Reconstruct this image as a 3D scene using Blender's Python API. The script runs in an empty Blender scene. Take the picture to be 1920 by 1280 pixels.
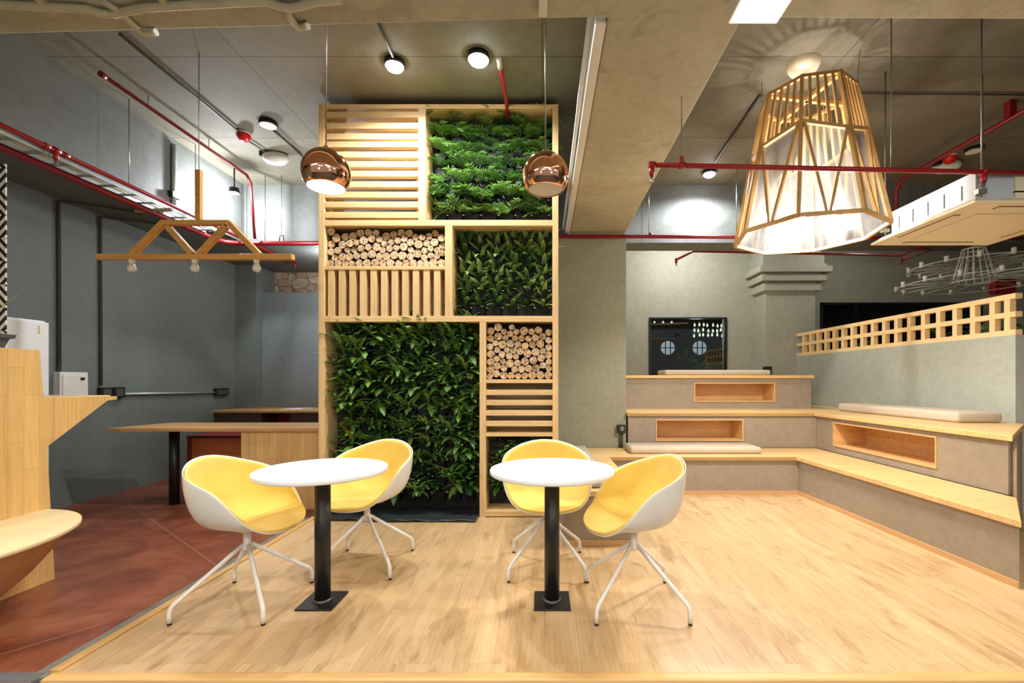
import bpy, bmesh, math, random
from mathutils import Vector, Matrix
import numpy as np
PI = math.pi
SC = bpy.context.scene
COL = SC.collection
F = 860.0; CX = 1020.0; CY = 714.0; CZ = 1.24
def X(px, Y): return (px-CX)*Y/F
def Z(py, Y): return CZ-(py-CY)*Y/F
def at_z(px, py, z):
    Y = (z-CZ)*F/(CY-py)
    return Vector((X(px, Y), Y, z))

# ---------------------------------------------------------------- mesh builder
class MB:
    def __init__(s): s.v = []; s.f = []; s.m = []; s.sm = []
    def add(s, vs, fs, mat=0, smooth=False):
        o = len(s.v); s.v += [tuple(v) for v in vs]
        for f in fs: s.f.append([i+o for i in f]); s.m.append(mat); s.sm.append(smooth)
        return s
    def box(s, x0, x1, y0, y1, z0, z1, mat=0):
        vs = [(x, y, z) for z in (z0, z1) for y in (y0, y1) for x in (x0, x1)]
        return s.add(vs, [(0,2,3,1),(4,5,7,6),(0,1,5,4),(2,6,7,3),(0,4,6,2),(1,3,7,5)], mat)
    def bar(s, p, q, w, h, up=(0,0,1), mat=0):
        p = Vector(p); q = Vector(q); d = (q-p).normalized(); up = Vector(up)
        a = d.cross(up)
        if a.length < 1e-4: a = d.cross(Vector((1,0,0)))
        a.normalize(); b = a.cross(d).normalized()
        vs = []
        for c in (p, q):
            for i, j in ((-1,-1),(1,-1),(1,1),(-1,1)): vs.append(c+a*(i*w/2)+b*(j*h/2))
        return s.add(vs, [(3,2,1,0),(4,5,6,7),(0,1,5,4),(1,2,6,5),(2,3,7,6),(3,0,4,7)], mat)
    def prism(s, poly, lo, hi, axis='z', mat=0):
        # poly is counter-clockwise in (x,y); for axis x the pairs are (y,z); for axis y they are (x,z)
        n = len(poly)
        def mk(a, b, c): return {'z': (a, b, c), 'x': (c, a, b), 'y': (a, c, b)}[axis]
        vs = [mk(a, b, lo) for a, b in poly]+[mk(a, b, hi) for a, b in poly]
        fs = [list(range(n))[::-1], list(range(n, 2*n))]+[(i, (i+1)%n, n+(i+1)%n, n+i) for i in range(n)]
        if axis == 'y': fs = [list(f)[::-1] for f in fs]
        return s.add(vs, fs, mat)
    def tube(s, pts, r, n=10, mat=0, cap=True, smooth=True):
        pts = [Vector(p) for p in pts]; N = len(pts)
        rr = r if isinstance(r, (list, tuple)) else [r]*N
        vs = []; prev = None
        for i, p in enumerate(pts):
            if i == 0: t = pts[1]-p
            elif i == N-1: t = p-pts[i-1]
            else: t = (pts[i+1]-p).normalized()+(p-pts[i-1]).normalized()
            t.normalize()
            if prev is None:
                a = t.cross(Vector((0,0,1)))
                if a.length < 1e-3: a = t.cross(Vector((1,0,0)))
            else: a = prev-t*prev.dot(t)
            a.normalize(); prev = a; b = t.cross(a)
            for k in range(n):
                an = 2*PI*k/n
                vs.append(p+(a*math.cos(an)+b*math.sin(an))*rr[i])
        fs = []
        for i in range(N-1):
            for k in range(n):
                k2 = (k+1)%n
                fs.append((i*n+k, i*n+k2, (i+1)*n+k2, (i+1)*n+k))
        s.add(vs, fs, mat, smooth)
        if cap:
            o = len(s.v)-len(vs)
            s.f.append([o+k for k in range(n)][::-1]); s.m.append(mat); s.sm.append(False)
            s.f.append([o+(N-1)*n+k for k in range(n)]); s.m.append(mat); s.sm.append(False)
        return s
    def lathe(s, prof, c=(0,0,0), n=32, mat=0, smooth=True, sx=1, sy=1, a0=0, a1=2*PI):
        c = Vector(c); full = abs(a1-a0-2*PI) < 1e-6; vs = []; M = len(prof)
        K = n if full else n+1
        for k in range(K):
            an = a0+(a1-a0)*k/n
            for r, z in prof: vs.append((c.x+r*sx*math.cos(an), c.y+r*sy*math.sin(an), c.z+z))
        fs = []
        for k in range(n):
            k2 = (k+1)%K
            for j in range(M-1): fs.append((k*M+j, k2*M+j, k2*M+j+1, k*M+j+1))
        return s.add(vs, fs, mat, smooth)
    def sphere(s, c, r, n=16, m=10, mat=0, sz=1):
        prof = [(max(1e-4, r*math.sin(PI*j/m)), -r*sz*math.cos(PI*j/m)) for j in range(m+1)]
        return s.lathe(prof, c, n, mat)
    def mesh(s, name, off=(0,0,0)):
        off = Vector(off)
        me = bpy.data.meshes.new(name)
        me.from_pydata([Vector(v)-off for v in s.v], [], s.f)
        me.polygons.foreach_set('material_index', s.m)
        me.polygons.foreach_set('use_smooth', s.sm)
        me.validate(); me.update()
        return me

def world_off(o):
    v = Vector((0,0,0))
    while o is not None: v += Vector(o.location); o = o.parent
    return v
def part(name, mb, mats, parent=None, bevel=0, seg=2, loc=None):
    """one mesh object; its vertices are given in room coordinates"""
    off = world_off(parent)
    if loc is not None: off = Vector(loc)
    me = mb.mesh(name, off)
    for m in (mats if isinstance(mats, (list, tuple)) else [mats]): me.materials.append(m)
    o = bpy.data.objects.new(name, me); COL.objects.link(o)
    if parent is not None:
        o.parent = parent
        o.location = off-world_off(parent)
    elif loc is not None: o.location = loc
    if bevel:
        b = o.modifiers.new('edges', 'BEVEL'); b.width = bevel; b.segments = seg; b.limit_method = 'ANGLE'; b.angle_limit = math.radians(40)
        b.harden_normals = False
    return o
def tag(o, label, cat, group=None, kind=None):
    o['label'] = label; o['category'] = cat
    if group: o['group'] = group
    if kind: o['kind'] = kind
    return o
def thing(name, label, cat, loc=(0,0,0), rz=0, group=None):
    o = bpy.data.objects.new(name, None); COL.objects.link(o)
    o.empty_display_size = .05
    o.location = loc; o.rotation_euler.z = rz
    return tag(o, label, cat, group)
def struct(name, mb, mats, bevel=0, label=None):
    o = part(name, mb, mats, None, bevel); o['kind'] = 'structure'
    if label: o['label'] = label
    return o
def copy_tree(o, parent=None):
    c = o.copy(); COL.objects.link(c)
    if parent is not None: c.parent = parent
    for ch in [x for x in SC.objects if x.parent == o]: copy_tree(ch, c)
    return c
def kids(o): return [x for x in SC.objects if x.parent == o]

# ---------------------------------------------------------------- materials
def lin(c):
    def g(u):
        u /= 255.
        return u/12.92 if u <= .04045 else ((u+.055)/1.055)**2.4
    return (g(c[0]), g(c[1]), g(c[2]), 1)
def mat_new(name):
    m = bpy.data.materials.new(name); m.use_nodes = True
    nt = m.node_tree; b = nt.nodes['Principled BSDF']
    return m, nt, b
def N(nt, t, **kw):
    n = nt.nodes.new(t)
    for k, v in kw.items(): setattr(n, k, v)
    return n
def L(nt, a, b): nt.links.new(a, b)
def coords(nt, scale=(1,1,1), rot=(0,0,0)):
    tc = N(nt, 'ShaderNodeTexCoord'); mp = N(nt, 'ShaderNodeMapping')
    mp.inputs['Scale'].default_value = scale; mp.inputs['Rotation'].default_value = rot
    L(nt, tc.outputs['Object'], mp.inputs['Vector'])
    return mp.outputs['Vector'], tc
def ramp(nt, fac, stops, interp='LINEAR'):
    r = N(nt, 'ShaderNodeValToRGB'); cr = r.color_ramp; cr.interpolation = interp
    while len(cr.elements) < len(stops): cr.elements.new(.5)
    for e, (p, c) in zip(cr.elements, stops): e.position = p; e.color = c
    L(nt, fac, r.inputs['Fac']); return r.outputs['Color']
def mix(nt, a, b, fac, mode='MIX'):
    m = N(nt, 'ShaderNodeMix', data_type='RGBA', blend_type=mode)
    for s, v in ((m.inputs[6], a), (m.inputs[7], b), (m.inputs[0], fac)):
        if hasattr(v, 'links'): L(nt, v, s)
        else: s.default_value = v
    return m.outputs[2]
def noise(nt, vec, scale, detail=4, rough=.55, dist=0):
    n = N(nt, 'ShaderNodeTexNoise'); n.inputs['Scale'].default_value = scale; n.inputs['Detail'].default_value = detail
    n.inputs['Roughness'].default_value = rough; n.inputs['Distortion'].default_value = dist
    L(nt, vec, n.inputs['Vector']); return n.outputs['Fac']
def bump(nt, b, h, strength=.2, dist=.01):
    n = N(nt, 'ShaderNodeBump'); n.inputs['Strength'].default_value = strength; n.inputs['Distance'].default_value = dist
    L(nt, h, n.inputs['Height']); L(nt, n.outputs['Normal'], b.inputs['Normal'])
def plain(name, rgb, rough=.5, metal=0, var=0, vscale=8, spec=.5, bmp=0, coat=0, trans=0):
    m, nt, b = mat_new(name)
    c = lin(rgb); b.inputs['Roughness'].default_value = rough; b.inputs['Metallic'].default_value = metal
    b.inputs['Specular IOR Level'].default_value = spec; b.inputs['Coat Weight'].default_value = coat
    v, tc = coords(nt)
    f = noise(nt, v, vscale)
    k = max(var, .02)
    col = ramp(nt, f, [(.3, (c[0]*(1-k), c[1]*(1-k), c[2]*(1-k), 1)), (.7, (min(1, c[0]*(1+k)), min(1, c[1]*(1+k)), min(1, c[2]*(1+k)), 1))])
    L(nt, col, b.inputs['Base Color'])
    if bmp: bump(nt, b, noise(nt, v, vscale*6), bmp, .01)
    return m
def wood(name, rgb, axis='x', contrast=.16, rough=.5, planks=None, face=None, var=.12):
    """straight-grained timber; axis = direction of the grain; planks=(length,width) adds joined staves
    lying in the plane spanned by the axis and `face`"""
    m, nt, b = mat_new(name); c = lin(rgb); b.inputs['Roughness'].default_value = rough
    st = {'x': (.6, 9, 9), 'y': (9, .6, 9), 'z': (9, 9, .6)}[axis]
    v, tc = coords(nt, st)
    f1 = noise(nt, v, 2.2, 5, .6, .8); f2 = noise(nt, v, 9, 3, .6)
    def sc(k, g=1): return (min(1, c[0]*k), min(1, c[1]*k*g), min(1, c[2]*k*g), 1)
    col = ramp(nt, f1, [(.25, sc(1-contrast*1.5, .96)), (.5, sc(1)), (.75, sc(1+contrast))])
    fine = ramp(nt, f2, [(.35, (1-contrast*.6,)*3+(1,)), (.6, (1, 1, 1, 1))])
    col = mix(nt, col, fine, 1.0, 'MULTIPLY')
    if planks:
        sep = N(nt, 'ShaderNodeSeparateXYZ'); L(nt, tc.outputs['Object'], sep.inputs[0])
        cmb = N(nt, 'ShaderNodeCombineXYZ')
        L(nt, sep.outputs[axis.upper()], cmb.inputs[0]); L(nt, sep.outputs[face.upper()], cmb.inputs[1])
        br = N(nt, 'ShaderNodeTexBrick'); br.offset = .37; br.inputs['Scale'].default_value = 1
        br.inputs['Brick Width'].default_value = planks[0]; br.inputs['Row Height'].default_value = planks[1]
        br.inputs['Mortar Size'].default_value = .0009; br.inputs['Mortar Smooth'].default_value = .3
        br.inputs['Color1'].default_value = (1-var, 1-var, 1-var*1.2, 1); br.inputs['Color2'].default_value = (1+var*.6, 1+var*.6, 1+var*.5, 1)
        br.inputs['Mortar'].default_value = (.62, .55, .45, 1)
        L(nt, cmb.outputs[0], br.inputs['Vector'])
        col = mix(nt, col, br.outputs['Color'], 1.0, 'MULTIPLY')
    L(nt, col, b.inputs['Base Color']); bump(nt, b, f2, .08, .003)
    return m
def concrete(name, rgb, joints=None, var=.14, rough=.75, warm=0):
    stain = .12 if 'paint' in name or 'plaster' in name else .5
    m, nt, b = mat_new(name); c = lin(rgb); b.inputs['Roughness'].default_value = rough
    v, tc = coords(nt)
    f1 = noise(nt, v, 1.1, 5, .6, .5); f2 = noise(nt, v, 14, 5, .65); f3 = noise(nt, v, 3.3, 8, .7, 1.2)
    def sc(k): return (c[0]*k, c[1]*k, c[2]*k, 1)
    col = ramp(nt, f1, [(.3, sc(1-var)), (.7, sc(1+var))])
    col = mix(nt, col, ramp(nt, f2, [(.3, (.86,.86,.85,1)), (.6, (1,1,1,1))]), 1.0, 'MULTIPLY')
    col = mix(nt, col, ramp(nt, f3, [(.36, (.72,.71,.68,1)), (.46, (1,1,1,1))]), stain, 'MULTIPLY')
    # small dark pits
    vo = N(nt, 'ShaderNodeTexVoronoi'); vo.inputs['Scale'].default_value = 7; L(nt, v, vo.inputs['Vector'])
    col = mix(nt, col, ramp(nt, vo.outputs['Distance'], [(.03, (.45,.43,.4,1)), (.07, (1,1,1,1))]), stain, 'MULTIPLY')
    if joints:
        br = N(nt, 'ShaderNodeTexBrick'); br.offset = joints[2] if len(joints) > 2 else .5; br.inputs['Scale'].default_value = 1
        br.inputs['Brick Width'].default_value = joints[0]; br.inputs['Row Height'].default_value = joints[1]
        br.inputs['Mortar Size'].default_value = .007; br.inputs['Mortar Smooth'].default_value = .6
        br.inputs['Color1'].default_value = (.93,.93,.93,1); br.inputs['Color2'].default_value = (1.05,1.05,1.03,1)
        br.inputs['Mortar'].default_value = (.42,.40,.37,1)
        nv = N(nt, 'ShaderNodeVectorMath', operation='ADD'); nn = N(nt, 'ShaderNodeTexNoise'); nn.inputs['Scale'].default_value = 2
        sc_ = N(nt, 'ShaderNodeVectorMath', operation='SCALE'); sc_.inputs['Scale'].default_value = .02
        L(nt, v, nn.inputs['Vector']); L(nt, nn.outputs['Color'], sc_.inputs[0]); L(nt, v, nv.inputs[0]); L(nt, sc_.outputs[0], nv.inputs[1])
        L(nt, nv.outputs[0], br.inputs['Vector'])
        col = mix(nt, col, br.outputs['Color'], 1.0, 'MULTIPLY')
    L(nt, col, b.inputs['Base Color']); bump(nt, b, f2, .25, .01)
    return m
def glow(name, rgb, strength):
    m, nt, b = mat_new(name); b.inputs['Base Color'].default_value = lin(rgb)
    b.inputs['Emission Color'].default_value = lin(rgb); b.inputs['Emission Strength'].default_value = strength
    return m
def leafmat(name, rgb, rgb2, edge=None, rough=.38):
    m, nt, b = mat_new(name); b.inputs['Roughness'].default_value = rough
    oi = N(nt, 'ShaderNodeObjectInfo'); v, tc = coords(nt)
    f = noise(nt, v, 14, 3)
    a = N(nt, 'ShaderNodeMath', operation='MULTIPLY_ADD'); L(nt, oi.outputs['Random'], a.inputs[0]); a.inputs[1].default_value = .7
    L(nt, f, a.inputs[2])
    s2 = N(nt, 'ShaderNodeMath', operation='SUBTRACT'); L(nt, a.outputs[0], s2.inputs[0]); s2.inputs[1].default_value = .35
    col = ramp(nt, s2.outputs[0], [(.15, lin(rgb)), (.85, lin(rgb2))])
    L(nt, col, b.inputs['Base Color'])
    b.inputs['Subsurface Weight'].default_value = .0
    tr = N(nt, 'ShaderNodeBsdfTranslucent'); L(nt, col, tr.inputs['Color'])
    ms = N(nt, 'ShaderNodeMixShader'); ms.inputs[0].default_value = .22
    L(nt, b.outputs[0], ms.inputs[1]); L(nt, tr.outputs[0], ms.inputs[2])
    L(nt, ms.outputs[0], nt.nodes['Material Output'].inputs['Surface'])
    return m

PINE = (226, 189, 132)
W_X = wood('pine_boards_along', PINE, 'x', .10, .45, (.42, .045), 'z', .05)
W_Z = wood('pine_boards_upright', PINE, 'z', .10, .45, (.42, .045), 'x', .05)
W_Y = wood('pine_boards_deep', PINE, 'y', .10, .45)
W_SEATX = wood('seat_boards_along', (224, 186, 126), 'x', .10, .42, (.6, .07), 'y', .05)
W_SEATY = wood('seat_boards_deep', (224, 186, 126), 'y', .10, .42, (.6, .07), 'x', .05)
W_CTR = wood('counter_rubberwood', (224, 180, 112), 'z', .10, .42, (.45, .085), 'y', .10)
W_TBL = wood('tabletop_wood', (196, 150, 96), 'x', .12, .42, (.7, .09), 'y', .07)
W_CAB = wood('cabinet_wood', (222, 182, 118), 'z', .12, .45, (.5, .07), 'x', .07)
W_BOWL = plain('bent_plywood', (196, 142, 88), .5, var=.1)
W_PLY = plain('plywood_top', (232, 204, 150), .5, var=.08, vscale=5)
W_NICHE = wood('niche_plywood', (226, 180, 120), 'x', .12, .4)
W_SCREEN = plain('pale_block_wood', (244, 208, 150), .55, var=.06)
W_LANT = plain('lantern_pine', (212, 172, 112), .5, var=.14, vscale=5)
W_TRUSS = wood('truss_pine', (206, 150, 78), 'x', .12, .45)
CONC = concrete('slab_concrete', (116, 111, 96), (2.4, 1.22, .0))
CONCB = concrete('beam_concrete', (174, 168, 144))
PAINTG = concrete('grey_wall_paint', (106, 112, 108), var=.05, rough=.6)
PAINTU = concrete('upper_grey_wall', (106, 108, 105), (1.3, 3.0, .0), var=.10, rough=.6)
PAINTS = concrete('sage_wall_paint', (176, 178, 164), var=.04, rough=.6)
PAINTC = concrete('column_paint', (148, 147, 124), var=.05, rough=.6)
RISER = concrete('riser_plaster', (156, 141, 122), var=.05, rough=.6)
BLACK = plain('black_metal', (22, 22, 24), .42, var=.1)
BLACKP = plain('black_plastic', (20, 21, 22), .45)
WHITEL = plain('white_laminate', (246, 246, 244), .3)
WHITEP = plain('white_shell_plastic', (222, 218, 210), .32)
WHITEM = plain('white_coated_steel', (228, 224, 218), .35)
WHITEC = plain('white_pvc', (206, 204, 186), .5, var=.06)
CREAMC = plain('painted_conduit', (178, 170, 140), .6, var=.1)
ACW = plain('cassette_plastic', (234, 224, 200), .45)
GALV = plain('galvanised_sheet', (170, 178, 176), .4, .5, var=.12, vscale=5)
REDP = plain('red_pipe_paint', (150, 18, 22), .35, var=.1)
REDP2 = plain('dark_red_pipe_paint', (128, 16, 26), .4, var=.1)
STEEL = plain('steel_rod', (150, 150, 145), .35, .8)
DGREY = plain('dark_conduit', (74, 74, 66), .6, var=.1)
CHROME = plain('chrome', (220, 220, 220), .15, 1)
FABRIC = plain('greige_cushion_fabric', (196, 180, 158), .9, var=.04, bmp=.2, vscale=20)
FABRICD = plain('grey_cushion_fabric', (176, 166, 152), .9, var=.04, bmp=.2, vscale=20)
TARP = plain('black_ground_sheet', (44, 48, 50), .45, var=.2, bmp=.5, vscale=5)
POTM = plain('black_pot_plastic', (13, 14, 14), .6, spec=.25)
PLANTER = plain('slate_planter', (74, 78, 82), .6)
def yellow():
    m, nt, b = mat_new('yellow_upholstery'); b.inputs['Roughness'].default_value = .85
    v, tc = coords(nt); f = noise(nt, v, 160, 3); g = noise(nt, v, 6, 3)
    L(nt, ramp(nt, g, [(.3, lin((232,196,84))), (.7, lin((242,208,104)))]), b.inputs['Base Color'])
    b.inputs['Sheen Weight'].default_value = .2
    bump(nt, b, f, .15, .002); return m
YELLOW = yellow()
def copper():
    m, nt, b = mat_new('polished_copper'); b.inputs['Base Color'].default_value = (.92, .47, .30, 1)
    b.inputs['Metallic'].default_value = 1; b.inputs['Roughness'].default_value = .06; return m
COPPER = copper()
def floorwood():
    m, nt, b = mat_new('oak_laminate'); b.inputs['Roughness'].default_value = .36
    tc = N(nt, 'ShaderNodeTexCoord'); sep = N(nt, 'ShaderNodeSeparateXYZ'); L(nt, tc.outputs['Object'], sep.inputs[0])
    cmb = N(nt, 'ShaderNodeCombineXYZ'); L(nt, sep.outputs['Y'], cmb.inputs[0]); L(nt, sep.outputs['X'], cmb.inputs[1])
    br = N(nt, 'ShaderNodeTexBrick'); br.offset = .39; br.inputs['Scale'].default_value = 1
    br.inputs['Brick Width'].default_value = 1.25; br.inputs['Row Height'].default_value = .165
    br.inputs['Mortar Size'].default_value = .0012; br.inputs['Mortar Smooth'].default_value = .3
    br.inputs['Color1'].default_value = (0,0,0,1); br.inputs['Color2'].default_value = (1,1,1,1); br.inputs['Mortar'].default_value = (.5,.5,.5,1)
    L(nt, cmb.outputs[0], br.inputs['Vector'])
    # every board takes its own piece of grain
    off = N(nt, 'ShaderNodeVectorMath', operation='SCALE'); off.inputs['Scale'].default_value = 7.0; L(nt, br.outputs['Color'], off.inputs[0])
    ad = N(nt, 'ShaderNodeVectorMath', operation='ADD'); L(nt, tc.outputs['Object'], ad.inputs[0]); L(nt, off.outputs[0], ad.inputs[1])
    mp = N(nt, 'ShaderNodeMapping'); mp.inputs['Scale'].default_value = (4.5, .6, 7); L(nt, ad.outputs[0], mp.inputs['Vector'])
    mp2 = N(nt, 'ShaderNodeMapping'); mp2.inputs['Scale'].default_value = (3.2, 1.0, 3); L(nt, ad.outputs[0], mp2.inputs['Vector'])
    g1 = noise(nt, mp.outputs[0], 1.6, 6, .6, 1.6); g2 = noise(nt, mp.outputs[0], 12, 3, .6); g3 = noise(nt, mp2.outputs[0], 2.4, 4, .6, .6)
    col = ramp(nt, g1, [(.28, lin((184,148,104))), (.45, lin((204,169,123))), (.7, lin((216,184,140)))])
    col = mix(nt, col, ramp(nt, g2, [(.3, (.90,.88,.85,1)), (.55, (1,1,1,1))]), .6, 'MULTIPLY')
    col = mix(nt, col, ramp(nt, g3, [(.32, (.60,.53,.45,1)), (.44, (1,1,1,1))]), .65, 'MULTIPLY')
    w = N(nt, 'ShaderNodeTexWave', wave_type='RINGS', rings_direction='Y'); w.inputs['Scale'].default_value = 2.2
    w.inputs['Distortion'].default_value = 5; w.inputs['Detail'].default_value = 2
    mp3 = N(nt, 'ShaderNodeMapping'); mp3.inputs['Scale'].default_value = (6, .8, 1); L(nt, ad.outputs[0], mp3.inputs['Vector']); L(nt, mp3.outputs[0], w.inputs['Vector'])
    col = mix(nt, col, ramp(nt, w.outputs['Fac'], [(.0, (.86,.83,.78,1)), (.4, (1,1,1,1))]), .45, 'MULTIPLY')
    # per-board tone
    col = mix(nt, col, ramp(nt, br.outputs['Color'], [(0, (.93,.92,.90,1)), (1, (1.04,1.04,1.04,1))]), 1, 'MULTIPLY')
    dk = N(nt, 'ShaderNodeMath', operation='MULTIPLY'); L(nt, br.outputs['Fac'], dk.inputs[0]); dk.inputs[1].default_value = .35
    col = mix(nt, col, lin((120,84,50)), dk.outputs[0])
    L(nt, col, b.inputs['Base Color']); return m
FLOORW = floorwood()
def redfloor():
    m, nt, b = mat_new('stained_red_concrete'); b.inputs['Roughness'].default_value = .38
    v, tc = coords(nt); f1 = noise(nt, v, 1.5, 6, .6, 1.5); f2 = noise(nt, v, 9, 5, .65)
    f3 = noise(nt, v, .9, 4, .6, 2)
    col = ramp(nt, f1, [(.28, lin((98,50,34))), (.5, lin((138,74,48))), (.72, lin((160,102,72)))])
    col = mix(nt, col, ramp(nt, f2, [(.3, (.7,.66,.62,1)), (.6, (1,1,1,1))]), .7, 'MULTIPLY')
    col = mix(nt, col, ramp(nt, f3, [(.3, (.55,.5,.46,1)), (.5, (1,1,1,1))]), .7, 'MULTIPLY')
    br = N(nt, 'ShaderNodeTexBrick'); br.offset = 0; br.inputs['Scale'].default_value = 1
    br.inputs['Brick Width'].default_value = 1.1; br.inputs['Row Height'].default_value = 1.1; br.inputs['Mortar Size'].default_value = .005
    br.inputs['Color1'].default_value = (0,0,0,1); br.inputs['Color2'].default_value = (0,0,0,1); br.inputs['Mortar'].default_value = (1,1,1,1)
    mp = N(nt, 'ShaderNodeMapping'); mp.inputs['Rotation'].default_value = (0,0,math.radians(38)); L(nt, tc.outputs['Object'], mp.inputs['Vector'])
    L(nt, mp.outputs[0], br.inputs['Vector'])
    mm = N(nt, 'ShaderNodeMath', operation='MULTIPLY'); L(nt, br.outputs['Fac'], mm.inputs[0]); mm.inputs[1].default_value = .45
    col = mix(nt, col, lin((184,124,92)), mm.outputs[0])
    L(nt, col, b.inputs['Base Color']); bump(nt, b, f2, .06, .004); return m
REDF = redfloor()
def stone():
    m, nt, b = mat_new('rubble_stone'); b.inputs['Roughness'].default_value = .9
    v, tc = coords(nt, (1,1,1.4)); vo = N(nt, 'ShaderNodeTexVoronoi'); vo.inputs['Scale'].default_value = 5; L(nt, v, vo.inputs['Vector'])
    vd = N(nt, 'ShaderNodeTexVoronoi', feature='DISTANCE_TO_EDGE'); vd.inputs['Scale'].default_value = 5; L(nt, v, vd.inputs['Vector'])
    col = mix(nt, lin((150,112,84)), lin((205,190,170)), vo.outputs['Color'])
    col = mix(nt, col, ramp(nt, noise(nt, v, 12, 5), [(.3, (.6,.55,.5,1)), (.6, (1,1,1,1))]), 1, 'MULTIPLY')
    col = mix(nt, col, ramp(nt, vd.outputs['Distance'], [(.0, (.35,.3,.28,1)), (.06, (1,1,1,1))]), 1, 'MULTIPLY')
    L(nt, col, b.inputs['Base Color']); bump(nt, b, vd.outputs['Distance'], .6, .05); return m
STONE = stone()
def logend():
    m, nt, b = mat_new('sawn_log_end'); b.inputs['Roughness'].default_value = .8
    v, tc = coords(nt); oi = N(nt, 'ShaderNodeObjectInfo')
    sc = N(nt, 'ShaderNodeVectorMath', operation='SCALE'); L(nt, oi.outputs['Location'], sc.inputs[0]); sc.inputs['Scale'].default_value = 13
    ad = N(nt, 'ShaderNodeVectorMath', operation='ADD'); L(nt, v, ad.inputs[0]); L(nt, sc.outputs[0], ad.inputs[1])
    f = noise(nt, ad.outputs[0], 26, 4, .6, 2.5); g = noise(nt, ad.outputs[0], 9, 3)
    col = ramp(nt, g, [(.3, lin((206,166,118))), (.7, lin((232,204,164)))])
    col = mix(nt, col, ramp(nt, f, [(.38, (.22,.13,.07,1)), (.53, (1,1,1,1))]), .95, 'MULTIPLY')
    L(nt, col, b.inputs['Base Color']); return m
LOGEND = logend(); BARK = plain('log_bark', (70, 48, 32), .9, var=.3, vscale=30)
def acrylic():
    m, nt, b = mat_new('clear_acrylic')
    out = nt.nodes['Material Output']
    tr = N(nt, 'ShaderNodeBsdfTransparent'); tr.inputs[0].default_value = (.95,.94,.92,1)
    gl = N(nt, 'ShaderNodeBsdfGlossy'); gl.inputs['Roughness'].default_value = .12
    tl = N(nt, 'ShaderNodeBsdfTranslucent'); tl.inputs[0].default_value = (.95,.93,.9,1)
    df = N(nt, 'ShaderNodeBsdfDiffuse'); df.inputs[0].default_value = (.9,.88,.86,1)
    v, tc = coords(nt, (9,9,.6)); f = noise(nt, v, 2, 3)
    m0 = N(nt, 'ShaderNodeMixShader'); m0.inputs[0].default_value = .5; L(nt, tl.outputs[0], m0.inputs[1]); L(nt, df.outputs[0], m0.inputs[2])
    m1 = N(nt, 'ShaderNodeMixShader'); rr = N(nt, 'ShaderNodeMapRange'); rr.inputs['From Min'].default_value = .3; rr.inputs['From Max'].default_value = .7
    rr.inputs['To Min'].default_value = .03; rr.inputs['To Max'].default_value = .12; L(nt, f, rr.inputs['Value']); L(nt, rr.outputs[0], m1.inputs[0])
    L(nt, tr.outputs[0], m1.inputs[1]); L(nt, m0.outputs[0], m1.inputs[2])
    m2 = N(nt, 'ShaderNodeMixShader'); fr = N(nt, 'ShaderNodeFresnel'); fr.inputs[0].default_value = 1.45
    L(nt, fr.outputs[0], m2.inputs[0]); L(nt, m1.outputs[0], m2.inputs[1]); L(nt, gl.outputs[0], m2.inputs[2])
    L(nt, m2.outputs[0], out.inputs['Surface']); return m
ACRYL = acrylic()
def glass(name='clear_glass', tint=(.9,.92,.92,1), ior=1.5):
    m, nt, b = mat_new(name); out = nt.nodes['Material Output']
    tr = N(nt, 'ShaderNodeBsdfTransparent'); tr.inputs[0].default_value = tint
    gl = N(nt, 'ShaderNodeBsdfGlossy'); gl.inputs['Roughness'].default_value = .02
    fr = N(nt, 'ShaderNodeFresnel'); fr.inputs[0].default_value = ior; m2 = N(nt, 'ShaderNodeMixShader')
    L(nt, fr.outputs[0], m2.inputs[0]); L(nt, tr.outputs[0], m2.inputs[1]); L(nt, gl.outputs[0], m2.inputs[2]); L(nt, m2.outputs[0], out.inputs['Surface'])
    return m
GLASS = glass(); GLASSD = glass('dark_window_glass', (.5,.55,.55,1), 1.6)
def blackglass():
    m, nt, b = mat_new('black_glazing'); b.inputs['Base Color'].default_value = (.004,.005,.005,1); b.inputs['Roughness'].default_value = .08; return m
BLACKG = blackglass()
def pattern():
    m, nt, b = mat_new('black_line_pattern'); b.inputs['Roughness'].default_value = .7
    tc = N(nt, 'ShaderNodeTexCoord'); sep = N(nt, 'ShaderNodeSeparateXYZ'); L(nt, tc.outputs['Object'], sep.inputs[0])
    cmb = N(nt, 'ShaderNodeCombineXYZ'); L(nt, sep.outputs['X'], cmb.inputs[0]); L(nt, sep.outputs['Z'], cmb.inputs[1])
    outs = []
    for rz in (48, -48):
        mp = N(nt, 'ShaderNodeMapping'); mp.inputs['Rotation'].default_value = (0,0,math.radians(rz)); L(nt, cmb.outputs[0], mp.inputs['Vector'])
        w = N(nt, 'ShaderNodeTexWave'); w.inputs['Scale'].default_value = 7; w.bands_direction = 'Y'; L(nt, mp.outputs[0], w.inputs['Vector'])
        outs.append(w.outputs['Fac'])
    ck = N(nt, 'ShaderNodeTexChecker'); ck.inputs['Scale'].default_value = 6.1; L(nt, cmb.outputs[0], ck.inputs['Vector'])
    mm = N(nt, 'ShaderNodeMix'); L(nt, ck.outputs['Fac'], mm.inputs[0]); L(nt, outs[0], mm.inputs[2]); L(nt, outs[1], mm.inputs[3])
    L(nt, ramp(nt, mm.outputs[0], [(.4, lin((20,20,20))), (.5, lin((225,220,205)))], 'CONSTANT'), b.inputs['Base Color']); return m
PATTERN = pattern()
G_PALM = leafmat('palm_leaf', (66, 106, 44), (146, 186, 90))
G_DRAC = leafmat('dracaena_leaf', (58, 96, 46), (160, 184, 100))
G_BROAD = leafmat('broad_leaf', (50, 92, 38), (122, 160, 78))
G_BRIGHT = leafmat('bright_leaf', (90, 140, 40), (150, 180, 70))
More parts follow.
